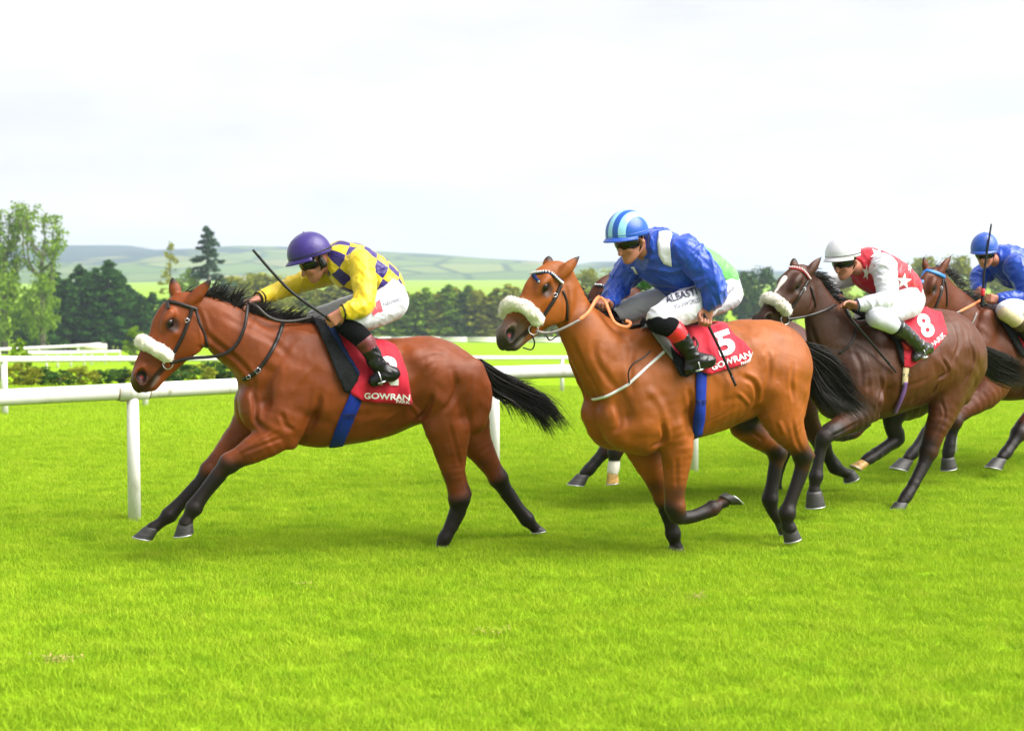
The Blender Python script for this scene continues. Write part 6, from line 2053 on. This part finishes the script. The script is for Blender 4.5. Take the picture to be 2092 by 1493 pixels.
J4 = dict(frame=F4, horse=H4, seed=73, label="jockey in red with white stars, white sleeves and white cap",
    head=dict(c=(1722, 516), r=37, pitch=24, tilt=8, yaw=4, v=.02),
    torso=[(1772, 540, 32, .0, 1.12), (1788, 556, 42, 0, 1.15), (1820, 568, 38, 0, 1.08), (1848, 588, 32, 0, 1.05), (1856, 612, 31, 0, 1.1)], shirt_to=4,
    arm_n=[(1804, 546, 24, .17), (1812, 584, 20, .24), (1808, 613, 18, .26), (1776, 621, 15, .22), (1750, 624, 11, .18)],
    arm_f=[(1745, 556, 22, -.16), (1715, 568, 19, -.20), (1695, 580, 16, -.20), (1700, 594, 13, -.15), (1712, 606, 10, -.10)],
    hand_n=dict(to=(1704, 615, .13), grip=(.1, .9, .5), curl=(-.1, -.5, -.9), bends=(.3, .45, .4)),
    hand_f=dict(to=(1720, 616, -.06), grip=(0, 1, .2), curl=(0, .2, -1)),
    thigh_n=[(1854, 618, 31, .11), (1822, 634, 26, .20), (1790, 646, 20, .26)], thigh_f=[(1850, 614, 30, -.11), (1805, 622, 24, -.20), (1766, 640, 19, -.25)],
    shin_n=[(1790, 650, 18, .27), (1822, 664, 16, .30), (1850, 682, 13, .31), (1876, 706, 11, .31), (1896, 712, 9, .31), (1870, 730, 9, .31)],
    leg_mats=[M_BREECH, M_BOOT, None], splits=(0, .42, .46, 1), boot_mat=simple_mat("scuffed_boot", (.012, .012, .013), .22, 1.0, 12, .5, coat=.3),
    shirt_mat=red_silk, sleeve_mat=white_silk, breech_mat=M_BREECH, cuffs=[simple_mat("navy_cuff", (.012, .012, .05), .6)], cap_mat=silk("white_cap", (.52, .515, .56), .4))
J5 = dict(frame=F5, horse=H5, seed=87, label="jockey all in blue with blue cap and raised whip at the right edge", vox=.007,
    head=dict(c=(2011, 503), r=30, pitch=30, tilt=10, yaw=22, v=.02),
    torso=[(2052, 532, 30, .0, 1.12), (2070, 545, 39, 0, 1.15), (2102, 562, 36, 0, 1.08), (2126, 584, 31, 0, 1.05), (2132, 604, 30, 0, 1.1)], shirt_to=4,
    arm_n=[(2076, 545, 23, .17), (2094, 580, 20, .24), (2092, 608, 17, .25), (2062, 611, 14, .20), (2038, 611, 10, .15)],
    arm_f=[(2030, 548, 22, -.16), (2005, 562, 18, -.19), (1998, 578, 15, -.18), (1999, 586, 12, -.13), (2002, 592, 10, -.09)],
    hand_n=dict(to=(2008, 607, .12), grip_px=((2006, 622, .12), (2010, 560, .12)), curl=(-.1, -.9, -.2)),
    hand_f=dict(to=(1990, 594, -.05), grip=(0, .6, .6), curl=(0, .8, -.4)),
    thigh_n=[(2130, 610, 29, .11), (2092, 624, 24, .20), (2054, 634, 18, .26)], thigh_f=[(2128, 608, 28, -.11), (2080, 614, 22, -.20), (2030, 632, 18, -.25)],
    shin_n=[(2054, 638, 16, .27), (2078, 656, 15, .30), (2096, 680, 13, .31), (2110, 705, 10, .31), (2138, 712, 9, .31), (2104, 722, 9, .31)],
    leg_mats=[simple_mat("beige_breech", (.52, .42, .28), .6), simple_mat("brown_boot_top", (.06, .03, .02), .4), None], splits=(0, .34, .5, 1),
    shirt_mat=royal, sleeve_mat=royal, breech_mat=M_BREECH, cap_mat=silk("blue_cap", (.006, .060, .36), .36), band_mat=silk("blue_cap_band", (.008, .06, .4)))
for J in (J1, J2, J3, J4, J5):
    build_jockey(J)

def roots(name): return [o for o in bpy.data.objects if o.name.split(".")[0] == name and o.parent is None]
P1, P2, P3, P4, P5 = roots("person")
# print and panels on the clothes
red_print = simple_mat("red_print", (.6, .012, .03), .6)
black_print = simple_mat("dark_print", (.012, .012, .035), .6)
part("leg_logo", poly_sheet(J1["breeches"], [(757, 626), (763, 621), (772, 637), (770, 640), (762, 645)], .004, 3), red_print, P1)
part("leg_logo", poly_sheet(J1["breeches"], [(765, 620), (776, 612), (782, 636), (774, 638)], .004, 3), red_print, P1)
part("leg_lettering", text_on(J1["breeches"], "KLCONSULT", (783, 626), (820, 613), 6.5, .007, .012), black_print, P1)
part("leg_lettering", text_on(J3["breeches"], "ALBASTI", (1478, 608), (1503, 590), 6, .006, .006), black_print, P3)
part("leg_lettering", text_on(J2["breeches"], "ALBASTI", (1362, 621), (1424, 602), 14, .008, .012), black_print, P2)
part("leg_lettering", text_on(J2["breeches"], "EQUIWORLD", (1378, 631), (1429, 617), 8.5, .008, .006), black_print, P2)
sheet_obj("shoulder_panel", poly_sheet(J2["shirt"], [(1346, 474), (1362, 472), (1374, 474), (1369, 498), (1373, 545), (1356, 539), (1346, 522), (1343, 497)], .005, 4), white_silk, P2, .003)
sheet_obj("shoulder_panel", poly_sheet(J2["shirt"], [(1284, 546), (1296, 545), (1305, 560), (1293, 560)], .005, 4), white_silk, P2, .003)
def star(cx, cy, r, rot=0, sx=1.0):
    out = []
    for i in range(10):
        a = rot + math.pi * i / 5 - math.pi / 2
        q = r if i % 2 == 0 else r * .42
        out.append((cx + sx * q * math.cos(a), cy + q * math.sin(a)))
    return out
for cx, cy, r, rot, sx in ((1846, 574, 17, .1, .95), (1770, 557, 17, .2, .5), (1792, 520, 15, .5, 1.0), (1858, 548, 9, .3, .5)):
    part("star", poly_sheet(J4["shirt"], star(cx, cy, r, rot, sx), .005, 3), white_print, P4)

whip(J1, "long black whip held up and forward by the yellow jockey", [(694, 666, .33), (668, 648, .33), (600, 600, .31), (560, 560, .29), (519, 513, .27)])
whip(J2, "black whip pointing down behind the blue jockey's hand", [(1437, 640, .26), (1446, 662, .27), (1470, 712, .29), (1502, 785, .31)])
whip(J4, "black whip lying along the dark horse's shoulder", [(1728, 632, .18), (1742, 655, .21), (1780, 700, .25), (1829, 758, .28)])
whip(J5, "upright black whip with red collar held by the rearmost jockey", [(2006, 628, .12), (2008, 600, .12), (2011, 555, .12), (2018, 505, .12), (2025, 460, .12)], cap_mat=red_print)
